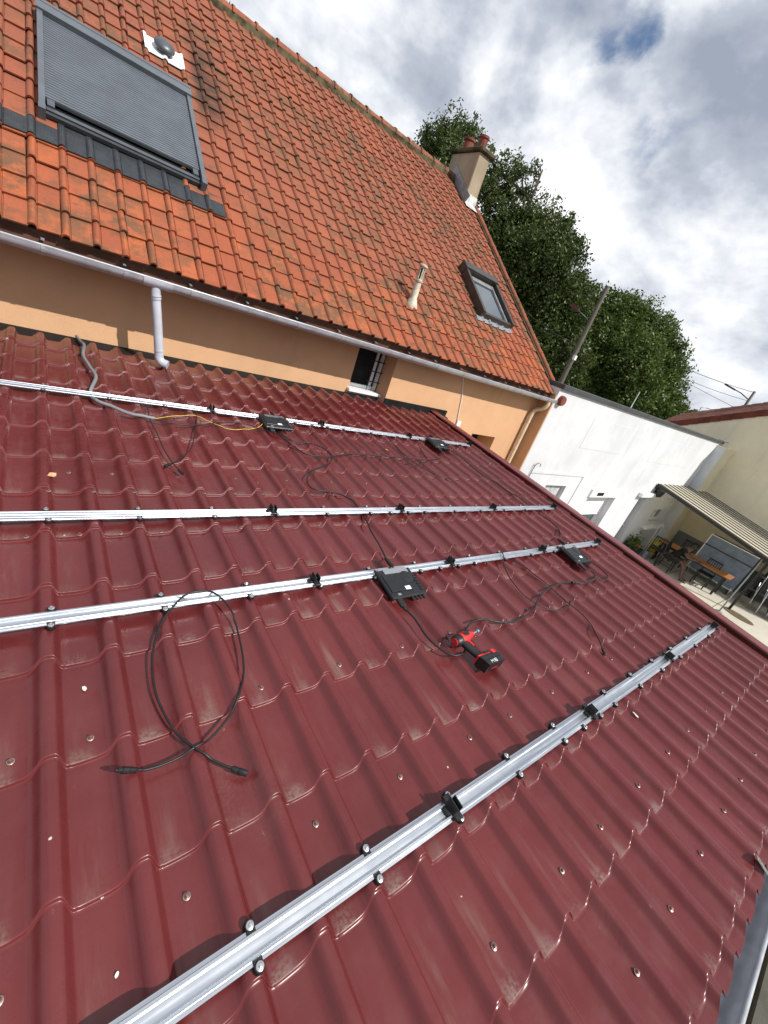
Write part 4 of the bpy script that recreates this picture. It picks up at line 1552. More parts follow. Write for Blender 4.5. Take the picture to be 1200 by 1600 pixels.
# handle: a bent, tapered grip
g = MB()
hp = spline([dp(1.684, 3.596, hz), dp(1.690, 3.632, hz), dp(1.702, 3.668, hz), dp(1.722, 3.712, hz)], 5)
rows = []
for k, p in enumerate(hp):
    t = k / (len(hp) - 1)
    w = 0.0245 - 0.0045 * sin(pi * t)
    dd = Vector((.35, -1, 0)).normalized()
    sd = Vector((1, .35, 0)).normalized()
    rows.append([p + sd * w * 1.05 * cos(a) + Vector((0, 0, 1)) * w * .92 * sin(a) for a in [2 * pi * q / 14 for q in range(14)]])
g.quad_strip(rows, True)
g.build('grip', M_RUBBER, DR, True, 60, **L0)
g = MB()
g.beam(dp(1.722, 3.606, hz), dp(1.728, 3.640, hz), .012, .016)
g.build('trigger', M_RED, DR, **L0)
def slab(u0, u1, v0, v1, h0, h1, sk):
    """box skewed a little along u as it runs down the slope"""
    P = []
    for h in (h0, h1):
        for (u, v) in ((u0, v0), (u1, v0), (u1 + sk, v1), (u0 + sk, v1)):
            P.append(dp(u, v, h))
    return P
def hexa(g, P):
    o = len(g.v)
    g.v.extend([tuple(p) for p in P])
    for q in ((0, 1, 2, 3), (7, 6, 5, 4), (0, 4, 5, 1), (1, 5, 6, 2), (2, 6, 7, 3), (3, 7, 4, 0)):
        g.f.append(tuple(o + k for k in q))
    return g
g = hexa(MB(), slab(1.672, 1.786, 3.708, 3.718, .006, .064, .004))
g.build('battery_mount', M_RED, DR, **L0)
g = hexa(MB(), slab(1.674, 1.794, 3.7182, 3.7273, .004, .067, .004))
g.build('mount_base', M_RUBBER, DR, **L0)
g = hexa(MB(), slab(1.672, 1.806, 3.7275, 3.748, .001, .073, .008))
hexa(g, slab(1.684, 1.812, 3.7485, 3.778, .004, .069, .010))
g.build('battery', M_RUBBER, DR, **L0)
g = hexa(MB(), slab(1.716, 1.760, 3.700, 3.712, .0665, .072, .004))
g.build('clip', M_RUBBER, DR, **L0)
g = hexa(MB(), slab(1.770, 1.796, 3.704, 3.726, .0665, .0705, .006))
g.build('release_button', M_RED, DR, **L0)
# white lettering marks on the battery
def glyph(g, u, v, strokes, sc):
    for (a, b, c, d) in strokes:
        p, q = dp(u + a * sc, v + b * sc, .0700), dp(u + c * sc, v + d * sc, .0700)
        g.beam(p, q, .0022, .0006)
GM = [(0, 1, 0, 0), (0, 0, .5, .6), (.5, .6, 1, 0), (1, 0, 1, 1)]
G1 = [(.2, .2, .4, 0), (.4, 0, .4, 1)]
G8 = [(0, 0, .7, 0), (.7, 0, .7, 1), (.7, 1, 0, 1), (0, 1, 0, 0), (0, .5, .7, .5)]
g = MB()
glyph(g, 1.722, 3.755, GM, .016)
glyph(g, 1.742, 3.755, G1, .016)
glyph(g, 1.753, 3.755, G8, .016)
g.build('lettering', M_WHITE, DR, **L0)
g = hexa(MB(), slab(1.735, 1.790, 3.7783, 3.7790, .020, .028, .0))
g.build('stripe', M_RED, DR, **L0)

# ================================================================== LITTER ON THE ROOF
def litter(name, label, u, v, size, mat, cat, seed, curl=0.3, n=7):
    r = random.Random(seed)
    g = MB()
    h = roof_h(u, v)
    top, bot = [], []
    for k in range(n):
        a = 2 * pi * k / n
        rr = size * r.uniform(.6, 1.15)
        z = 0.0025 + abs(r.gauss(0, curl * size))
        top.append((rr * cos(a), rr * .7 * sin(a), z + .0012))
        bot.append((rr * cos(a) * .96, rr * .68 * sin(a), z - .0008))
    g.quad_strip([bot, top], True)
    c = (0, 0, .0045)
    o = len(g.v)
    g.v.append(c)
    for k in range(n):
        g.f.append((n + k, n + (k + 1) % n, o))
    g.f.append(tuple(range(n - 1, -1, -1)))
    ob = g.build(name, mat)
    ob.location = RP(u, v, h)
    ob.rotation_euler = (TH, 0, r.uniform(0, 6))
    return tag(ob, label, cat)


def px_litter():
    L = [('fallen_leaf', 'pale orange dry leaf on the sheet below the top rail', .016, 2.005, .030, M_LEAFDRY, 'leaf'),
         ('paint_chip', 'white chip in a pan near the lower left corner', .086, 3.90, .0065, M_CHIP, 'debris'),
         ('paint_chip', 'white chip just above the lower end of the nearest rail', .098, 4.06, .0075, M_CHIP, 'debris'),
         ('bird_dropping', 'white splash in a pan left of the looped cable', .083, 3.30, .013, M_CHIP, 'dropping'),
         ('bird_dropping', 'white splash among the screws below the far nearest rail', 2.52, 4.295, .022, M_CHIP, 'dropping'),
         ('wood_offcut', 'small brown wood strip lying below the top rail', 2.72, 1.33, .022, M_LEAFDRY, 'debris')]
    for k, a in enumerate(L):
        litter(a[0], a[1], a[2], a[3], a[4], a[5], a[6], k + 5, 0.04 if 'drop' in a[0] else .25)


px_litter()

# ================================================================== WHITE BUILDING
WY = -0.06
WB = thing('white_building', 'long flat-topped white rendered building beyond the house', 'building', (13.0, 2.0, GROUND), world_parts=True)


def wall_grid(g, x0, x1, z0, z1, holes, y0, y1):
    """wall slab in the XZ plane with rectangular openings"""
    xs = sorted({x0, x1, *[h[0] for h in holes], *[h[1] for h in holes]})
    for a, b in zip(xs[:-1], xs[1:]):
        m = (a + b) / 2
        hs = sorted([(h[2], h[3]) for h in holes if h[0] < m < h[1]])
        z = z0
        for c, d in hs:
            if c > z:
                g.box((a, y0, z), (b, y1, c))
            z = d
        if z < z1:
            g.box((a, y0, z), (b, y1, z1))


HOLES = [(8.60, 9.50, -2.3, -1.03), (10.92, 12.62, -2.55, -1.08), (14.40, 15.02, GROUND, -1.27), (16.45, 17.85, -2.26, -1.35)]
g = MB()
wall_grid(g, 7.336, 18.55, GROUND, 0.93, HOLES, WY, WY + 0.30)
g.build('wall', M_WHITEWALL, WB)
g = MB()
g.box((7.43, 6.0, GROUND), (18.9, 6.3, 0.93))
g.box((18.55, WY + 0.005, GROUND), (18.9, 6.0, 0.93))
g.build('wall', M_WHITEWALL, WB)
g = MB()
g.box((7.43, WY + 0.30, 0.70), (18.55, 6.0, 0.78))
g.build('flat_roof', M_MOSSCONC, WB)
g = MB()
g.box((18.30, -0.36, GROUND), (18.33, WY - 0.002, 0.80))
g.build('end_pier', M_WHITEWALL, WB)
xs = [7.336, 9.3, 11.4, 13.5, 15.5, 17.2, 18.75]
for a, b in zip(xs[:-1], xs[1:]):
    g = MB()
    g.box((a + 0.006, WY - 0.055, 0.931), (b - 0.006, WY + 0.36, 1.02), 0.008)
    g.build('coping', M_COPING, WB)
g = MB()
g.box((18.45, WY - 0.10, 1.0), (18.95, WY + 0.10, 1.045), 0.006)
g.build('coping_end', M_LEADGREY, WB)
# faint raised render panels
for a, b, c, d in ((9.12, 11.40, -0.08, 0.60), (13.2, 16.7, -0.14, 0.55)):
    g = MB()
    g.box((a, WY - 0.005, c), (b, WY + 0.01, d), 0.002)
    g.build('render_panel', M_WHITEWALL, WB)
g = MB()
g.box((7.75, WY - 0.018, -0.76), (10.10, WY + 0.01, -0.70))
g.box((10.04, WY - 0.017, -1.9), (10.10, WY + 0.01, -0.761))
g.build('render_trim', M_WHITEWALL, WB)
# window with its grey roller shutter
g = MB()
g.box((8.60, WY + 0.20, -2.3), (9.50, WY + 0.25, -1.03))
W = g.build('window', M_GLASS, WB)
for a, b in ((8.602, 9.045), (9.055, 9.498)):
    g = MB()
    g.box((a, WY + 0.10, -2.295), (b, WY + 0.14, -1.035), 0.006)
    g.build('shutter_leaf', plain('shutter_pale', (0.40, 0.42, 0.43), 0.5), W, loc=(0, 0, 0)) if 'shutter_pale' not in MATS else g.build('shutter_leaf', MATS['shutter_pale'], W, loc=(0, 0, 0))
# window with a lowered white roller shutter
g = MB()
g.box((10.93, WY + 0.26, -2.55), (12.61, WY + 0.29, -1.08))
W = g.build('window', M_GLASS, WB)
g = MB()
g.box((10.88, WY - 0.05, -1.30), (12.66, WY + 0.10, -1.075), 0.01)
g.build('shutter_box', M_WHITE, W, loc=(0, 0, 0))
g = MB()
g.box((11.22, WY - 0.054, -1.245), (11.60, WY - 0.05, -1.150))
g.build('box_vent', M_DARK, W, loc=(0, 0, 0))
for k in range(12):
    z = -1.302 - k * 0.057
    g = MB()
    g.quad_strip([[(10.98, WY + 0.202, z), (12.56, WY + 0.202, z)], [(10.98, WY + 0.185, z - 0.016), (12.56, WY + 0.185, z - 0.016)], [(10.98, WY + 0.185, z - 0.042), (12.56, WY + 0.185, z - 0.042)], [(10.98, WY + 0.202, z - 0.0555), (12.56, WY + 0.202, z - 0.0555)]])
    g.build('slat', M_WHITE, W, True, 40, loc=(0, 0, 0))
for xa in (10.93, 12.57):
    g = MB()
    g.box((xa, WY + 0.17, -2.54), (xa + 0.045, WY + 0.255, -1.302))
    g.build('guide_rail', M_WHITE, W, loc=(0, 0, 0))
g = MB()
g.box((10.85, WY - 0.09, -2.60), (12.70, WY + 0.18, -2.552), 0.008)
g.build('sill', M_WHITE, W, loc=(0, 0, 0))
# door
g = MB()
g.box((14.46, WY + 0.17, GROUND + 0.02), (14.98, WY + 0.22, -1.30))
D = g.build('door', plain('door_grey', (0.42, 0.44, 0.46), 0.45), WB)
g = MB()
g.box((14.40, WY + 0.10, GROUND + 0.001), (14.455, WY + 0.24, -1.275))
g.build('door_frame', M_PLINTH, D, loc=(0, 0, 0))
g = MB()
g.box((14.86, WY + 0.12, -2.42), (14.94, WY + 0.168, -2.38))
g.build('handle', M_WHITE, D, loc=(0, 0, 0))
g = MB()
g.box((14.10, WY - 0.14, -1.24), (15.15, WY - 0.002, -1.10), 0.02)
g.build('door_hood', M_WHITE, D, loc=(0, 0, 0))
# window under the awning
g = MB()
g.box((16.46, WY + 0.18, -2.255), (17.84, WY + 0.22, -1.355))
W = g.build('window', M_GLASS, WB)
g = MB()
g.box((16.46, WY + 0.06, -1.80), (17.84, WY + 0.12, -1.355))
g.build('lowered_shutter', M_WHITE, W, loc=(0, 0, 0))
for a, b in (((16.46, WY + 0.12, -2.25), (16.56, WY + 0.178, -1.80)), ((17.74, WY + 0.12, -2.25), (17.84, WY + 0.178, -1.80)), ((17.10, WY + 0.12, -2.25), (17.20, WY + 0.178, -1.80)), ((16.56, WY + 0.13, -2.25), (17.10, WY + 0.178, -2.18)), ((17.20, WY + 0.13, -2.25), (17.74, WY + 0.178, -2.18))):
    g = MB()
    g.box(a, b)
    g.build('frame', M_WHITE, W, loc=(0, 0, 0))
g = MB()
g.box((16.25, WY - 0.16, -2.50), (18.1, WY - 0.001, -2.40), 0.01)
g.build('sill', M_WHITE, W, loc=(0, 0, 0))
g = MB()
g.tube(spline([(7.72, WY - 0.02, -0.95), (7.72, WY - 0.03, -0.62), (7.74, WY - 0.06, -0.52), (7.80, WY - 0.09, -0.53), (7.80, WY - 0.09, -0.58)], 5), 0.010, 8)
g.build('wall_hook', M_LEADGREY, WB, True)

# ================================================================== BEIGE BUILDING
BX = 19.6
BB = thing('beige_building', 'beige rendered gable with red verge tiles behind the patio', 'building', (22.0, -3.0, GROUND), world_parts=True)
SL = math.tan(radians(29.6))
def zb(y):
    return 1.18 + (1.85 - y) * SL
g = MB()
pts = [(2.6, GROUND), (2.6, zb(2.6) - 0.20), (-4.2, zb(-4.2) - 0.20), (-11.0, zb(2.6) - 0.20), (-11.0, GROUND)]
a = [(BX, y, z) for y, z in pts]
b = [(BX + 0.3, y, z) for y, z in pts]
g.poly(a[::-1])
g.poly(b)
for k in range(5):
    k2 = (k + 1) % 5
    g.poly([a[k], a[k2], b[k2], b[k]])
g.build('gable_wall', M_BEIGE, BB)
g = MB()
g.box((18.332, -0.362, GROUND), (BX - 0.001, WY - 0.004, 0.86))
g.build('corner_block', M_BEIGE, BB)
g = MB()
g.box((BX - 0.025, -11.0, GROUND), (BX - 0.001, -0.37, -2.56))
g.build('plinth', M_PLINTH, BB)
# the roof: deck, lapped tile courses in view, verge tiles
ca, sa = cos(radians(29.6)), sin(radians(29.6))
def BR(x, t, h):
    """t up the slope from the low eaves at y = 2.75"""
    y0, z0 = 2.75, zb(2.75) - 0.05
    return Vector((x, y0 - t * ca + h * sa, z0 + t * sa + h * ca + 0.34 * max(0.0, min(x - BX - 0.19, 2.6))))
g = MB()
for h in (0.0,):
    for x0, x1 in ((BX - 0.02, BX + 0.19), (BX + 0.19, BX + 2.79), (BX + 2.79, BX + 9)):
        P = [BR(x0, 0, 0), BR(x1, 0, 0), BR(x1, 8.0, 0), BR(x0, 8.0, 0)]
        g.poly(P)
    P = [BR(BX - 0.02, 0, 0), BR(BX + 9, 0, 0), BR(BX + 9, 8.0, 0), BR(BX - 0.02, 8.0, 0), BR(BX - 0.02, 0, -0.14), BR(BX + 9, 0, -0.14), BR(BX + 9, 8.0, -0.14), BR(BX - 0.02, 8.0, -0.14)]
    for f in ():
        pass
    for f in ((7, 6, 5, 4), (0, 4, 5, 1), (3, 2, 6, 7), (0, 3, 7, 4)):
        g.poly([P[k] for k in f])
BROOF = g.build('roof', M_BROWNROOF, BB)
for k in range(16):
    g = MB()
    t = k * 0.34
    rows = []
    for tt, h in ((t, 0.012), (t, 0.040), (t + 0.30, 0.020)):
        rows.append([BR(BX + 0.02 + q * 0.06, tt, h + 0.016 * (0.5 + 0.5 * sin(q * 0.06 * 2 * pi / 0.24))) for q in range(64)])
    g.quad_strip(rows)
    g.build('tile_course', M_BROWNROOF, BROOF, True, 40, loc=(0, 0, 0))
for k in range(16):
    t = 0.02 + k * 0.335
    g = MB()
    P = [BR(BX - 0.03, t, -0.16), BR(BX + 0.19, t, -0.16), BR(BX + 0.19, t + 0.325, -0.175), BR(BX - 0.03, t + 0.325, -0.175), BR(BX - 0.03, t, 0.060), BR(BX + 0.19, t, 0.060), BR(BX + 0.19, t + 0.325, 0.045), BR(BX - 0.03, t + 0.325, 0.045)]
    for f in ((0, 3, 2, 1), (4, 5, 6, 7), (0, 1, 5, 4), (1, 2, 6, 5), (2, 3, 7, 6), (3, 0, 4, 7)):
        g.poly([P[q] for q in f])
    g.build('verge_tile', M_REDROOF, BROOF, loc=(0, 0, 0))
g = MB()
g.box((BX + 2.2, -0.75, 2.0), (BX + 2.9, 0.10, 3.55), 0.01)
g.build('chimney', M_MOSSCONC, BB)

# ================================================================== AWNING
AW = thing('awning', 'ribbed pale sheet awning over the patio against the white wall', 'awning', (17.3, -2.0, GROUND), world_parts=True)
def az(y):
    return -0.80 + (y - WY) * 0.160
g = MB()
rows = []
for y in (WY - 0.01, -1.3, -2.6, -3.9):
    row = []
    for k in range(0, 25):
        x = 15.1 + k * 0.41
        if x > 19.30:
            break
        z = az(y)
        row += [(x, y, z), (x + 0.19, y, z + 0.012), (x + 0.34, y, z + 0.012), (x + 0.39, y, z)]
    rows.append(row)
g.quad_strip(rows)
g.quad_strip([[(p[0], p[1], p[2] - 0.012) for p in r] for r in rows])
g.build('ribbed_sheet', M_AWN, AW)
for k in range(11):  # added dark strips stand in for shaded grooves between the sheet's ribs
    x = 15.30 + k * 0.41
    g = MB()
    g.beam((x, WY - 0.02, az(WY - 0.02) + 0.022), (x, -3.9, az(-3.9) + 0.022), 0.032, 0.03)
    g.build('groove_shade_strip', M_POLE, AW)
g = MB()
g.beam((15.075, WY - 0.02, az(WY) - 0.005), (15.075, -3.92, az(-3.92) - 0.005), 0.04, 0.09)
g.build('edge_beam', M_BLACKMET, AW)
g = MB()
g.box((15.1, -3.42, az(-3.4) - 0.12), (19.56, -3.34, az(-3.4) - 0.02))
g.build('cross_beam', M_BLACKMET, AW)
g = MB()
g.box((15.1, WY - 0.07, az(WY) - 0.15), (18.28, WY - 0.002, az(WY) - 0.03))
g.build('wall_plate', M_BLACKMET, AW)
for x in (16.45, 19.2):
    g = MB()
    g.box((x - 0.035, -3.415, GROUND), (x + 0.035, -3.345, az(-3.4) - 0.121))
    P = g.build('post', M_BLACKMET, AW)
    g = MB()
    g.box((x - 0.08, -3.46, GROUND), (x + 0.08, -3.30, GROUND + 0.012))
    g.build('foot_plate', M_BLACKMET, P, loc=(0, 0, 0))
FLB = thing('floodlight', 'dark floodlight on the white wall under the awning corner', 'lamp', (15.35, WY - 0.12, -1.05))
g = MB()
g.obox((0, -.03, 0), (.17, 0, 0), (0, .06, .02), (0, -.03, .11))
g.build('housing', M_BLACKMET, FLB)
g = MB()
g.box((-.04, .02, -.04), (.04, .118, .04))
g.build('bracket', M_BLACKMET, FLB)

# ================================================================== PATIO THINGS
def chair(label, x, y, rz):
    c = thing('chair', label, 'chair', (x, y, GROUND), (0, 0, rz), 'black slatted chairs on the patio')
    L = dict(loc=(0, 0, 0))
    for sx in (-1, 1):
        g = MB()
        g.beam((sx * .19, .19, 0), (sx * .19, .18, .45), .035)
        g.build('leg', M_BLACKMET, c, **L)
        g = MB()
        g.beam((sx * .19, -.22, 0), (sx * .19, -.19, .45), .035)
        g.beam((sx * .19, -.19, .45), (sx * .19, -.27, .96), .035)
        g.build('leg', M_BLACKMET, c, **L)
        g = MB()
        g.beam((sx * .19, -.20, .20), (sx * .19, .18, .20), .022)
        g.build('stretcher', M_BLACKMET, c, **L)
    g = MB()
    g.box((-.22, -.21, .45), (.22, .22, .485), .008)
    g.build('seat', M_BLACKMET, c, **L)
    for z, yy in ((.93, -.266), (.58, -.212)):
        g = MB()
        g.beam((-.17, yy, z), (.17, yy, z), .022, .05)
        g.build('back_rail', M_BLACKMET, c, **L)
    for k in range(5):
        g = MB()
        xx = -.13 + k * .065
        g.beam((xx, -.213, .60), (xx, -.263, .91), .022, .012)
        g.build('back_slat', M_BLACKMET, c, **L)
    return c


chair('black slatted chair under the seated person', 16.42, -1.30, pi)
chair('black slatted chair turned to the house, middle of the table', 17.00, -2.28, pi / 2)
chair('black chair at the far side of the table behind the person', 17.85, -1.25, pi / 2)
chair('black chair at the table end beside the yellow hose', 16.55, -0.78, -pi / 2 + .2)

T = thing('table', 'long brown wooden patio table with black legs', 'table', (17.12, -1.76, GROUND))
for k in range(5):
    g = MB()
    x = -.35 + k * .14
    g.box((x + .003, -1.14, .705), (x + .137, 1.14, .74), .004)
    g.build('plank', M_TABLE, T, loc=(0, 0, 0))
for sx in (-.28, .28):
    for sy in (-.98, .98):
        g = MB()
        g.box((sx - .03, sy - .03, 0), (sx + .03, sy + .03, .704))
        g.build('leg', M_BLACKMET, T, loc=(0, 0, 0))
g = MB()
g.box((-.28, -1.0, .64), (.28, 1.0, .704))
g.build('apron', M_BLACKMET, T, loc=(0, 0, 0))

# folded table tennis table
PT = thing('table_tennis_table', 'folded blue table tennis table on wheels beside the patio table', 'game table', (18.15, -2.33, GROUND))
for s, m in ((-1, 'table_half'), (1, 'table_half')):
    g = MB()
    th = .16
    c = Vector((s * .20, 0, .86))
    up = Vector((-s * sin(th), 0, cos(th)))
    out = Vector((s * cos(th), 0, s * s * sin(th)))
    g.obox(c + up * .0, Vector((0, .745, 0)), up * .685, out * .011)
    hf = g.build(m, M_BLUEPP, PT, loc=(0, 0, 0))
    for zz, w in ((.672, .03), (-.672, .03)):
        g = MB()
        g.obox(c + up * zz + out * .004, Vector((0, .748, 0)), up * .016, out * .016)
        g.build('edge_band', M_WHITE if s < 0 else M_BLACKMET, hf, loc=(0, 0, 0))
    for yy in (-.735, .735):
        g = MB()
        g.obox(c + Vector((0, yy, 0)) + out * .004, Vector((0, .016, 0)), up * .686, out * .017)
        g.build('edge_band', M_WHITE if yy > 0 else M_BLACKMET, hf, loc=(0, 0, 0))
    g = MB()
    g.obox(c + up * .30 + out * .022, Vector((0, .735, 0)), up * .016, out * .010)
    g.build('brace', M_BLACKMET, hf, loc=(0, 0, 0))
for yy in (-.66, .66):
    for s in (-1, 1):
        g = MB()
        g.tube([(s * .34, yy, .07), (s * .30, yy, .25), (s * .05, yy, .62)], .017, 8)
        g.build('frame_leg', M_WHITE if s < 0 else M_BLACKMET, PT, True, loc=(0, 0, 0))
        g = MB()
        g.lathe([(.035, -.022), (.085, -.020), (.092, -.010), (.092, .010), (.085, .020), (.035, .022)], (s * .34, yy + .03, .092), 16, 'Y')
        wv = g.build('wheel', M_RUBBER, PT, True, 40, loc=(0, 0, 0))
        g = MB()
        g.lathe([(.02, -.028), (.055, -.024), (.055, .024), (.02, .028)], (s * .34, yy + .03, .092), 12, 'Y')
        g.build('hub', M_GREENP, wv, True, 40, loc=(0, 0, 0))
for zz in (.12, .20):
    g = MB()
    g.tube([(-.33, -.66, zz), (-.33, .66, zz)], .014, 8)
    g.build('cross_tube', M_GREENP if zz < .15 else M_WHITE, PT, True, loc=(0, 0, 0))

# hose on its reel, trolley frame, clutter in the corner, planter
HO = thing('hose_reel', 'yellow garden hose coiled on a stand in the patio corner', 'hose', (16.85, -.62, GROUND))
g = MB()
pts = []
for k in range(150):
    a = k * .42
    pts.append((.24 * cos(a) * (.88 + .12 * sin(k * .13)), -.13 + .26 * k / 150, .42 + .24 * sin(a) * (.9 + .1 * cos(k * .2))))
g.tube(pts, .020, 6)
g.build('hose', M_YHOSE, HO, True, loc=(0, 0, 0))
g = MB()
g.tube([(0, -.18, .42), (0, .18, .42)], .05, 10)
g.build('drum', M_BLACKMET, HO, True, loc=(0, 0, 0))
for yy in (-.17, .17):
    g = MB()
    g.tube([(-.22, yy, .012), (0, yy, .42), (.22, yy, .012)], .014, 6)
    g.build('stand', M_BLACKMET, HO, True, loc=(0, 0, 0))
TF = thing('trolley', 'white tubular trolley handle standing in the corner by the hose', 'trolley', (17.5, -.30, GROUND))
g = MB()
g.tube(spline([(-.24, 0, .0), (-.24, .02, .6), (-.24, .03, 1.0), (-.18, .035, 1.09), (0, .035, 1.10), (.18, .035, 1.09), (.24, .03, 1.0), (.24, .02, .6), (.24, 0, .0)], 5), .018, 8)
g.build('handle_frame', M_WHITE, TF, True, loc=(0, 0, 0))
g = MB()
g.tube([(-.24, .018, .55), (.24, .018, .55)], .014, 6)
g.build('cross_bar', M_WHITE, TF, True, loc=(0, 0, 0))
for k, (x, y, r, h, m, nm) in enumerate(((16.1, -.27, .13, .26, M_CONDUIT, 'grey bucket by the white wall'), (16.42, -.36, .12, .20, M_GREENP, 'small green pot by the white wall'), (16.3, -.62, .10, .30, M_LEADGREY, 'tall grey pot beside the hose'))):
    pt = thing('pot', nm, 'pot', (x, y, GROUND))
    g = MB()
    g.lathe([(r * .75, .0), (r * .98, h * .9), (r * 1.08, h * .91), (r * 1.08, h), (r * .92, h), (r * .85, h * .5)], (0, 0, 0), 14)
    g.build('shell', m, pt, True, 40, loc=(0, 0, 0))
    g = MB()
    g.tube(spline([(-r, 0, h * .95), (-r * .8, .02, h * 1.5), (0, .03, h * 1.8), (r * .8, .02, h * 1.5), (r, 0, h * .95)], 4), .008, 6)
    g.build('bail', M_STEEL, pt, True, loc=(0, 0, 0))
PL = thing('planter', 'dark planter with a green plant and red flowers at the white wall', 'planter', (15.75, -.30, GROUND))
g = MB()
g.box((-.34, -.17, 0), (.34, .17, .30), .015)
g.build('trough', M_FOLDCLOTH, PL, loc=(0, 0, 0))
pr = random.Random(5)
g = MB()
for k in range(420):
    a = pr.uniform(0, 2 * pi)
    r = pr.uniform(0, .36)
    z = .30 + pr.uniform(0, .42) * (1 - r * 1.4) + (0.35 * pr.random() if pr.random() < .12 else 0)
    p = Vector((r * cos(a) - .05, r * .6 * sin(a), z))
    d = Vector((pr.gauss(0, 1), pr.gauss(0, 1), pr.gauss(0.3, 1))).normalized() * .05
    e = d.cross(Vector((pr.gauss(0, 1), pr.gauss(0, 1), pr.gauss(0, 1)))).normalized() * .022
    g.poly([p - d, p - e, p + d, p + e])
ME = g.mesh('foliage', M_LEAF_B)
att = ME.attributes.new('tint', 'FLOAT', 'POINT')
att.data.foreach_set('value', np.repeat(np.array([pr.random() for _ in range(420)], dtype=np.float32), 4))
put('foliage', ME, PL)
for k in range(7):
    g = MB()
    a = pr.uniform(-.12, .33), pr.uniform(-.20, -.08), .36 + pr.uniform(0, .12)
    g.lathe([(.012, -.02), (.042, 0), (.052, .02), (.03, .04)], a, 7)
    g.build('flower', M_FLOWER, PL, loc=(0, 0, 0))
MT = MB()
MT.lathe([(.01, 0), (.42, 0), (.42, .010), (.40, .014), (.01, .014)], (0, 0, 0), 28)
o = MT.build('floor_mat', plain('mat_brown', (0.115, 0.090, 0.055), 0.9, 0, 0.2, 0.2, 8.0))
o.location = (16.35, -3.66, GROUND + 0.001)
o.scale = (0.62, 1.0, 1.0)
tag(o, 'brown oval mat on the concrete at the foot of the awning post', 'mat')
SP = thing('pole', 'thin grey metal pole standing at the patio edge', 'pole', (15.63, -3.29, GROUND))
g = MB()
g.tube([(0, 0, 0.03), (0, 0, 1.0), (0, 0, 2.0)], .020, 10)
g.build('tube', M_LEADGREY, SP, True, loc=(0, 0, 0))
g = MB()
g.lathe([(.10, 0), (.10, .02), (.03, .035)], (0, 0, 0), 14)
g.build('foot', M_LEADGREY, SP, True, 40, loc=(0, 0, 0))
# stacked folding loungers at the right
for k in range(4):
    Lr = thing('folded_lounger', ['folded lounger nearest the awning post, dark cloth on a metal frame', 'second folded lounger from the awning post', 'third folded lounger from the awning post', 'folded lounger farthest from the awning post'][k], 'lounger', (18.0 - k * .02, -3.62 - k * .24, GROUND), (0, 0, .06 * k), 'folded loungers leaning together')
    lean = .10 + .02 * k
    g = MB()
    P = [(-.32, 0, .02), (-.32, lean, 1.15), (.32, lean, 1.15), (.32, 0, .02)]
    g.tube(spline(P + [P[0]], 6), .014, 6)
    g.build('frame', M_STEEL if k % 2 == 0 else M_WHITE, Lr, True, loc=(0, 0, 0))
    g = MB()
    g.obox((0, lean * .55, .62), (.29, 0, 0), (0, .012, 0), (0, lean * .42, .46))
    g.build('cloth', M_FOLDCLOTH, Lr, loc=(0, 0, 0))
    g = MB()
    g.tube([(-.33, -.05, .02), (-.33, lean + .05, .95)], .012, 6)
    g.build('strut', M_STEEL, Lr, True, loc=(0, 0, 0))
    g = MB()
    g.tube([(.33, -.05, .02), (.33, lean + .05, .95)], .012, 6)
    g.build('strut', M_STEEL, Lr, True, loc=(0, 0, 0))
SH = thing('shelf_rack', 'dark metal shelf rack against the beige wall at the right', 'rack', (19.25, -4.0, GROUND))
for sx in (-.25, .25):
    for sy in (-.8, .8):
        g = MB()
        g.box((sx - .02, sy - .02, 0), (sx + .02, sy + .02, 1.7))
        g.build('upright', M_BLACKMET, SH, loc=(0, 0, 0))
for z in (.3, .85, 1.4):
    g = MB()
    g.box((-.27, -.82, z), (.27, .82, z + .03))
    g.build('shelf', M_PLINTH, SH, loc=(0, 0, 0))

# ---- seated person
def skin_mesh(name, verts, edges, radii, mat, parent, root=0, sub=2):
    me = bpy.data.meshes.new(name)
    me.from_pydata(verts, edges, [])
    me.update()
    o = bpy.data.objects.new(name, me)
    COL.objects.link(o)
    o.parent = parent
    m = o.modifiers.new('skin', 'SKIN')
    m.use_smooth_shade = True
    for k, r in enumerate(radii):
        rr = r if isinstance(r, tuple) else (r, r)
        me.skin_vertices[0].data[k].radius = rr
    me.skin_vertices[0].data[root].use_root = True
    s = o.modifiers.new('sub', 'SUBSURF')
    s.levels = sub
    s.render_levels = sub
    me.materials.append(mat)
    return o


PE = thing('person', 'person in a black top and dark shorts, seated and leaning over the patio table', 'person', (16.42, -1.32, GROUND))
# local: faces -Y, table on the +X side
V = [(0, 0, .53), (.02, -.06, .68), (.06, -.17, .86), (.09, -.25, 1.00), (.11, -.31, 1.06), (.125, -.355, 1.14), (.13, -.38, 1.22),      # 0-6 pelvis..head top
     (-.09, -.02, .53), (-.11, -.40, .54), (-.10, -.56, .10), (-.10, -.60, .05), (-.10, -.72, .03),      # 7-11 left leg
     (.09, -.02, .53), (.13, -.42, .55), (.20, -.50, .11), (.20, -.53, .05), (.21, -.65, .03),           # 12-16 right leg
     (-.09, -.20, .97), (-.17, -.38, .80), (.08, -.60, .78), (.16, -.66, .775),                          # 17-20 left arm
     (.22, -.22, .97), (.32, -.40, .79), (.42, -.63, .775), (.46, -.70, .772)]                           # 21-24 right arm
E_ = [(0, 1), (1, 2), (2, 3), (3, 4), (4, 5), (5, 6), (0, 7), (7, 8), (8, 9), (9, 10), (10, 11), (0, 12), (12, 13), (13, 14), (14, 15), (15, 16), (3, 17), (17, 18), (18, 19), (19, 20), (3, 21), (21, 22), (22, 23), (23, 24)]
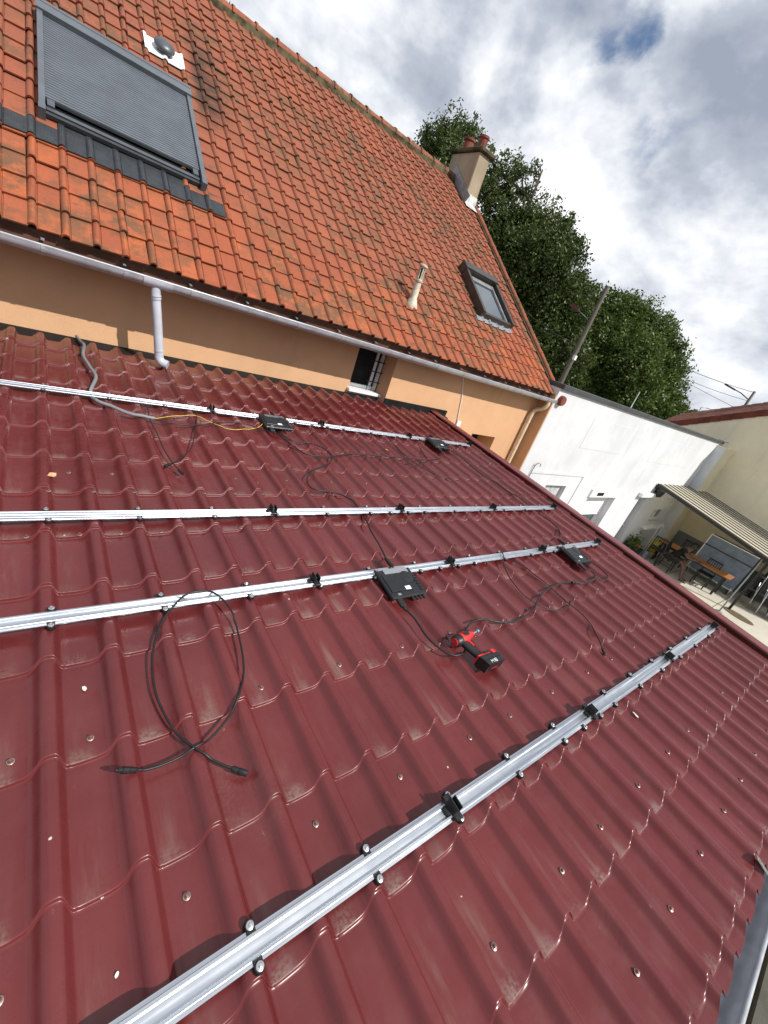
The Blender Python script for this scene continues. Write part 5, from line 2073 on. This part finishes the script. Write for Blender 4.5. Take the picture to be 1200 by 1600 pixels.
R_ = [(.15, .11), (.14, .10), (.15, .105), (.13, .09), .055, (.082, .095), .070, .085, .062, .040, .045, .034, .085, .062, .040, .045, .034, .055, .042, .032, .026, .055, .042, .032, .026]
skin_mesh('body', V, E_, R_, M_SKIN, PE)
skin_mesh('top', [(0, .005, .56), (.02, -.055, .68), (.06, -.165, .86), (.088, -.235, .985), (-.09, -.20, .97), (-.145, -.31, .87), (.22, -.22, .97), (.29, -.33, .87)], [(0, 1), (1, 2), (2, 3), (3, 4), (4, 5), (3, 6), (6, 7)], [(.165, .125), (.155, .115), (.165, .12), (.145, .10), .072, .058, .072, .058], M_SHIRT, PE)
skin_mesh('shorts', [(0, 0, .53), (-.09, -.02, .53), (-.108, -.34, .54), (.09, -.02, .53), (.125, -.35, .548)], [(0, 1), (1, 2), (0, 3), (3, 4)], [(.16, .12), .105, .085, .105, .085], M_SHORTS, PE)
skin_mesh('hair', [(.122, -.32, 1.12), (.126, -.335, 1.19), (.128, -.36, 1.255), (.115, -.27, 1.08)], [(0, 1), (1, 2), (0, 3)], [(.09, .09), (.098, .098), .075, .055], M_HAIR, PE, 1)
# head details: nose, ears, fingers on the table
g = MB()
g.obox((.133, -.468, 1.155), (.012, 0, 0), (0, .016, -.004), (0, .010, .022))
g.build('nose', M_SKIN, PE, loc=(0, 0, 0))
for sx in (-.083, .090):
    g = MB()
    g.lathe([(.006, -.008), (.026, -.006), (.026, .006), (.008, .008)], (.126 + sx, -.36, 1.16), 10, 'X')
    g.build('ear', M_SKIN, PE, True, loc=(0, 0, 0))
for hx, hy in ((.16, -.66), (.46, -.70)):
    for k, (dx, dy) in enumerate(((-.030, -.052), (-.010, -.078), (.010, -.080), (.028, -.070), (.045, -.025))):
        g = MB()
        g.tube([(hx + dx * .4, hy + dy * .2, .775), (hx + dx * .9, hy + dy * .7, .772), (hx + dx, hy + dy, .756)], [.010, .009, .007], 6)
        g.build('finger', M_SKIN, PE, True, loc=(0, 0, 0))
for (x, y) in ((-.10, -.655), (.205, -.585)):
    g = MB()
    g.box((x - .045, y - .12, .0), (x + .045, y + .11, .022), .008)
    g.build('sandal', M_RUBBER, PE, loc=(0, 0, 0))

# ================================================================== TREES
def foliage(name, blobs, per_m3, size, mat, seed, parent):
    r = np.random.default_rng(seed)
    V, T = [], []
    for (x, y, z, rad) in blobs:
        vol = rad ** 3 * 4.19
        n = int(per_m3 * vol / (0.6 + rad * .25)) + 60
        if z > 8.6 and rad < 1.2:
            n = int(n * .62)
        # clumps of leaves on the ends of twigs
        nc = max(6, n // 34)
        d = r.normal(size=(nc, 3))
        d /= np.linalg.norm(d, axis=1)[:, None]
        cr = rad * r.uniform(.2, 1.16, nc)
        cc = d * cr[:, None] + np.array([x, y, z])
        ct = np.clip(r.normal(.45, .22, nc), 0, 1)
        idx = r.integers(0, nc, n)
        p = cc[idx] + r.normal(size=(n, 3)) * (0.13 + .05 * rad)
        a = r.normal(size=(n, 3))
        a /= np.linalg.norm(a, axis=1)[:, None]
        b = np.cross(a, r.normal(size=(n, 3)))
        b /= np.linalg.norm(b, axis=1)[:, None] + 1e-9
        s = size * r.uniform(.6, 1.25, n)[:, None]
        q = np.stack([p - a * s, p - b * s * .48 + a * s * .1, p + a * s, p + b * s * .48 + a * s * .1], axis=1)
        V.append(q.reshape(-1, 3))
        tt = np.clip(ct[idx] + r.normal(0, .18, n), 0, 1)
        T.append(np.repeat(tt, 4))
    V = np.concatenate(V)
    T = np.concatenate(T).astype(np.float32)
    n = len(V) // 4
    me = bpy.data.meshes.new(name)
    me.vertices.add(len(V))
    me.vertices.foreach_set('co', V.astype(np.float32).ravel())
    me.loops.add(len(V))
    me.loops.foreach_set('vertex_index', np.arange(len(V), dtype=np.int32))
    me.polygons.add(n)
    me.polygons.foreach_set('loop_start', np.arange(0, len(V), 4, dtype=np.int32))
    me.polygons.foreach_set('loop_total', np.full(n, 4, dtype=np.int32))
    me.update(calc_edges=True)
    at = me.attributes.new('tint', 'FLOAT', 'POINT')
    at.data.foreach_set('value', T)
    me.materials.append(mat)
    o = bpy.data.objects.new(name, me)
    COL.objects.link(o)
    o.parent = parent
    o.location = -Vector(parent['base'])
    return o


def tree(name, label, blobs, base, mat, per, size, seed):
    root = thing(name, label, 'tree', base, world_parts=True)
    foliage('crown', blobs, per, size, mat, seed, root)
    r = random.Random(seed)
    b = Vector(base)
    top = Vector((sum(q[0] for q in blobs) / len(blobs), sum(q[1] for q in blobs) / len(blobs), max(q[2] for q in blobs) - 1.5))
    g = MB()
    mid = b.lerp(top, .45) + Vector((.2, .1, 0))
    g.tube(spline([b, b.lerp(mid, .5), mid, top], 6), [max(.05, .30 * (1 - k / 19) + .04) for k in range(19)], 10)
    g.build('trunk', M_BARK, root, True)
    tr = spline([b, b.lerp(mid, .5), mid, top], 6)
    for q in blobs:
        c = Vector(q[:3])
        st = min(tr, key=lambda p: abs(p.z - (c.z - 3.0)) + .6 * hypot(p.x - c.x, p.y - c.y))
        g = MB()
        m = st.lerp(c, .5) + Vector((r.gauss(0, .12), r.gauss(0, .12), -.15))
        pts = spline([st, m, c], 4)
        g.tube(pts, [.07 * (1 - k / len(pts)) + .018 for k in range(len(pts))], 6)
        g.build('limb', M_BARK, root, True)
    return root


TREE_A = [(17.57, 20.84, 10.35, 0.96), (18.52, 20.55, 11.37, 0.96), (20.19, 20.85, 12.0, 0.85), (18.36, 19.89, 10.04, 1.11), (19.64, 18.88, 10.41, 0.81), (17.47, 21.3, 10.94, 0.44), (20.89, 19.04, 10.16, 0.92), (20.92, 17.58, 10.31, 0.81), (21.64, 17.23, 10.85, 0.63), (21.36, 15.77, 10.52, 0.42), (21.19, 16.81, 9.47, 0.81), (20.04, 17.43, 8.69, 0.92), (21.9, 16.3, 9.77, 0.52), (20.73, 16.26, 7.87, 1.11), (21.58, 15.46, 7.91, 1.26), (22.59, 14.94, 8.63, 1.11), (22.46, 13.24, 8.14, 0.78), (21.13, 14.91, 6.31, 1.4), (21.48, 13.22, 6.59, 1.42), (22.58, 12.45, 7.04, 0.92), (23.0, 12.43, 7.66, 0.5), (23.38, 11.32, 6.47, 0.42), (21.96, 13.35, 5.07, 1.55), (22.28, 11.73, 5.41, 1.27), (22.95, 10.88, 5.09, 0.71), (22.5, 11.99, 3.73, 1.55), (23.64, 10.99, 3.88, 1.11), (22.76, 10.83, 2.26, 1.33), (23.61, 9.84, 1.98, 1.11), (20.57, 15.69, 6.71, 0.92), (21.99, 14.92, 5.21, 0.96), (22.55, 13.31, 3.47, 0.96), (20.84, 17.35, 7.36, 0.54)]
TREE_B = [(27.12, 13.75, 6.38, 0.83), (26.55, 13.5, 5.09, 1.08), (26.91, 12.47, 4.0, 1.25), (27.28, 11.34, 2.74, 1.25), (27.43, 13.2, 5.98, 0.83), (28.39, 12.3, 6.02, 1.0), (29.35, 11.57, 6.34, 1.0), (30.15, 10.73, 6.21, 1.0), (27.56, 12.12, 4.44, 1.41), (29.0, 10.99, 4.86, 1.58), (30.45, 9.86, 5.27, 1.25), (31.26, 9.5, 5.96, 0.83), (31.4, 8.74, 4.95, 1.0), (27.85, 10.93, 2.97, 1.66), (28.52, 9.05, 3.43, 1.68), (31.06, 8.33, 3.75, 1.41), (31.64, 7.81, 3.81, 0.75), (28.15, 9.85, 1.68, 1.5), (28.65, 8.01, 1.95, 1.6), (31.04, 7.47, 2.33, 1.33), (31.68, 6.91, 2.41, 0.58), (30.38, 7.39, 1.18, 1.25), (31.5, 6.59, 1.64, 0.91), (26.87, 10.97, 1.51, 1.25), (29.09, 8.3, 0.65, 1.25)]
tree('oak_tree', 'tall dark green tree behind the house and its chimney', TREE_A, (21.5, 15.0, GROUND), M_LEAF_A, 560, 0.098, 11)
tree('walnut_tree', 'rounded lighter green tree behind the white building', TREE_B, (29.5, 10.0, GROUND), M_LEAF_B, 560, 0.105, 12)
tree('far_tree', 'small far green treetop at the right end of the white parapet', [(70.73, 19.34, 2.23, 1.4), (71.8, 18.34, 2.27, 1.2), (70.01, 19.52, 1.39, 1.4), (72.9, 17.4, 1.9, 0.9)], (71.2, 18.6, GROUND), M_LEAF_B, 140, 0.24, 13)
tree('ridge_tree', 'treetop just showing over the roof ridge at the top edge', [(9.04, 34.73, 14.4, 0.7), (8.4, 35.0, 14.2, 0.9), (9.4, 34.9, 13.6, 1.0), (8.7, 35.4, 13.0, 1.6)], (8.9, 35.2, GROUND), M_LEAF_A, 200, 0.17, 14)

# ================================================================== POLES AND WIRES
UP = thing('utility_pole', 'leaning wooden pole with a lamp arm in front of the trees', 'pole', (21.15, 8.35, GROUND), world_parts=True)
g = MB()
g.tube([(21.15, 8.35, GROUND), (21.23, 8.41, 0.87), (21.50, 8.62, 5.72)], [.15, .135, .10], 12)
g.build('shaft', M_POLE, UP, True, 60)
g = MB()
g.tube([(21.40, 8.55, 3.95), (21.25, 8.75, 4.15), (21.0, 9.2, 4.35)], .018, 6)
la = g.build('lamp_arm', M_LEADGREY, UP, True)
g = MB()
g.obox((20.86, 9.38, 4.42), (-.09, .20, .06), (.09, .05, 0), (0, 0, .09))
g.build('lamp_head', plain('lamp_maroon', (0.10, 0.015, 0.015), 0.5), la, loc=(0, 0, 0))
g = MB()
g.box((21.05, 8.20, 2.15), (21.23, 8.34, 2.38), .01)
g.build('box', M_WHITE, UP)
P2 = thing('street_pole', 'far utility pole with a lamp arm above the beige house roof', 'pole', (58.6, 9.58, GROUND), world_parts=True)
g = MB()
g.tube([(58.55, 9.58, GROUND), (58.62, 9.58, 4.5), (58.75, 9.60, 6.55)], [.16, .15, .13], 8)
g.build('shaft', M_POLE, P2, True)
g = MB()
g.tube([(58.68, 9.60, 5.6), (58.4, 10.5, 6.0), (58.2, 11.2, 6.15)], .05, 6)
g.build('lamp_arm', M_BLACKMET, P2, True)
g = MB()
g.obox((58.1, 11.7, 6.25), (-.1, .55, .12), (.10, 0, 0), (0, 0, .08))
g.build('lamp_head', M_BLACKMET, P2)


def wire(label, a, b, sag, r):
    a, b = Vector(a), Vector(b)
    pts = [a.lerp(b, k / 20) + Vector((0, 0, -4 * sag * (k / 20) * (1 - k / 20))) for k in range(21)]
    g = MB()
    g.tube([p - a for p in pts], r, 5)
    o = g.build('overhead_wire', M_BLACKMET, None, True)
    o.location = a
    tag(o, label, 'wire', 'wires strung to the far pole')


wire('upper overhead wire running from the lighter tree to the far pole', (50.0, 18.9, 6.9), (58.75, 9.6, 6.45), .35, .028)
wire('middle overhead wire below the upper one, to the far pole', (50.0, 18.6, 6.0), (58.70, 9.6, 5.5), .35, .022)
wire('lowest overhead wire sagging to the beige house roof', (50.0, 18.4, 6.0), (58.66, 9.6, 4.4), .12, .022)
wire('wire from the leaning pole back into the dark tree', (21.45, 8.60, 5.1), (17.5, 14.5, 5.4), .25, .010)
wire('lower wire from the leaning pole across to the house gable', (21.30, 8.47, 2.9), (12.5, 7.5, 3.4), .25, .010)
AN = thing('mast', 'short grey metal mast standing behind the white parapet', 'mast', (20.4, 4.3, 0.78 - 4.18), world_parts=True)
g = MB()
g.tube([(20.4, 4.15, GROUND), (20.4, 4.15, 1.72)], [.03, .024], 8)
g.build('tube', M_LEADGREY, AN, True)
for k, (x, y) in enumerate(((73.1, 17.5), (76.0, 16.2))):
    S = thing('street_lamp', ['nearer thin street lamp far behind the white parapet', 'farther thin street lamp far behind the white parapet'][k], 'street lamp', (x, y, GROUND), group='far street lamps')
    g = MB()
    h = 7.5 - k * 1.0
    g.tube([(0, 0, 0), (0, 0, h), (.6, -.5, h + .12)], [.08, .06, .05], 6)
    g.build('column', M_LEADGREY, S, True, loc=(0, 0, 0))
    g = MB()
    g.obox((.9, -.75, h + .14), (.30, -.25, 0), (.06, .08, 0), (0, 0, .05))
    g.build('lamp_head', M_LEADGREY, S, loc=(0, 0, 0))
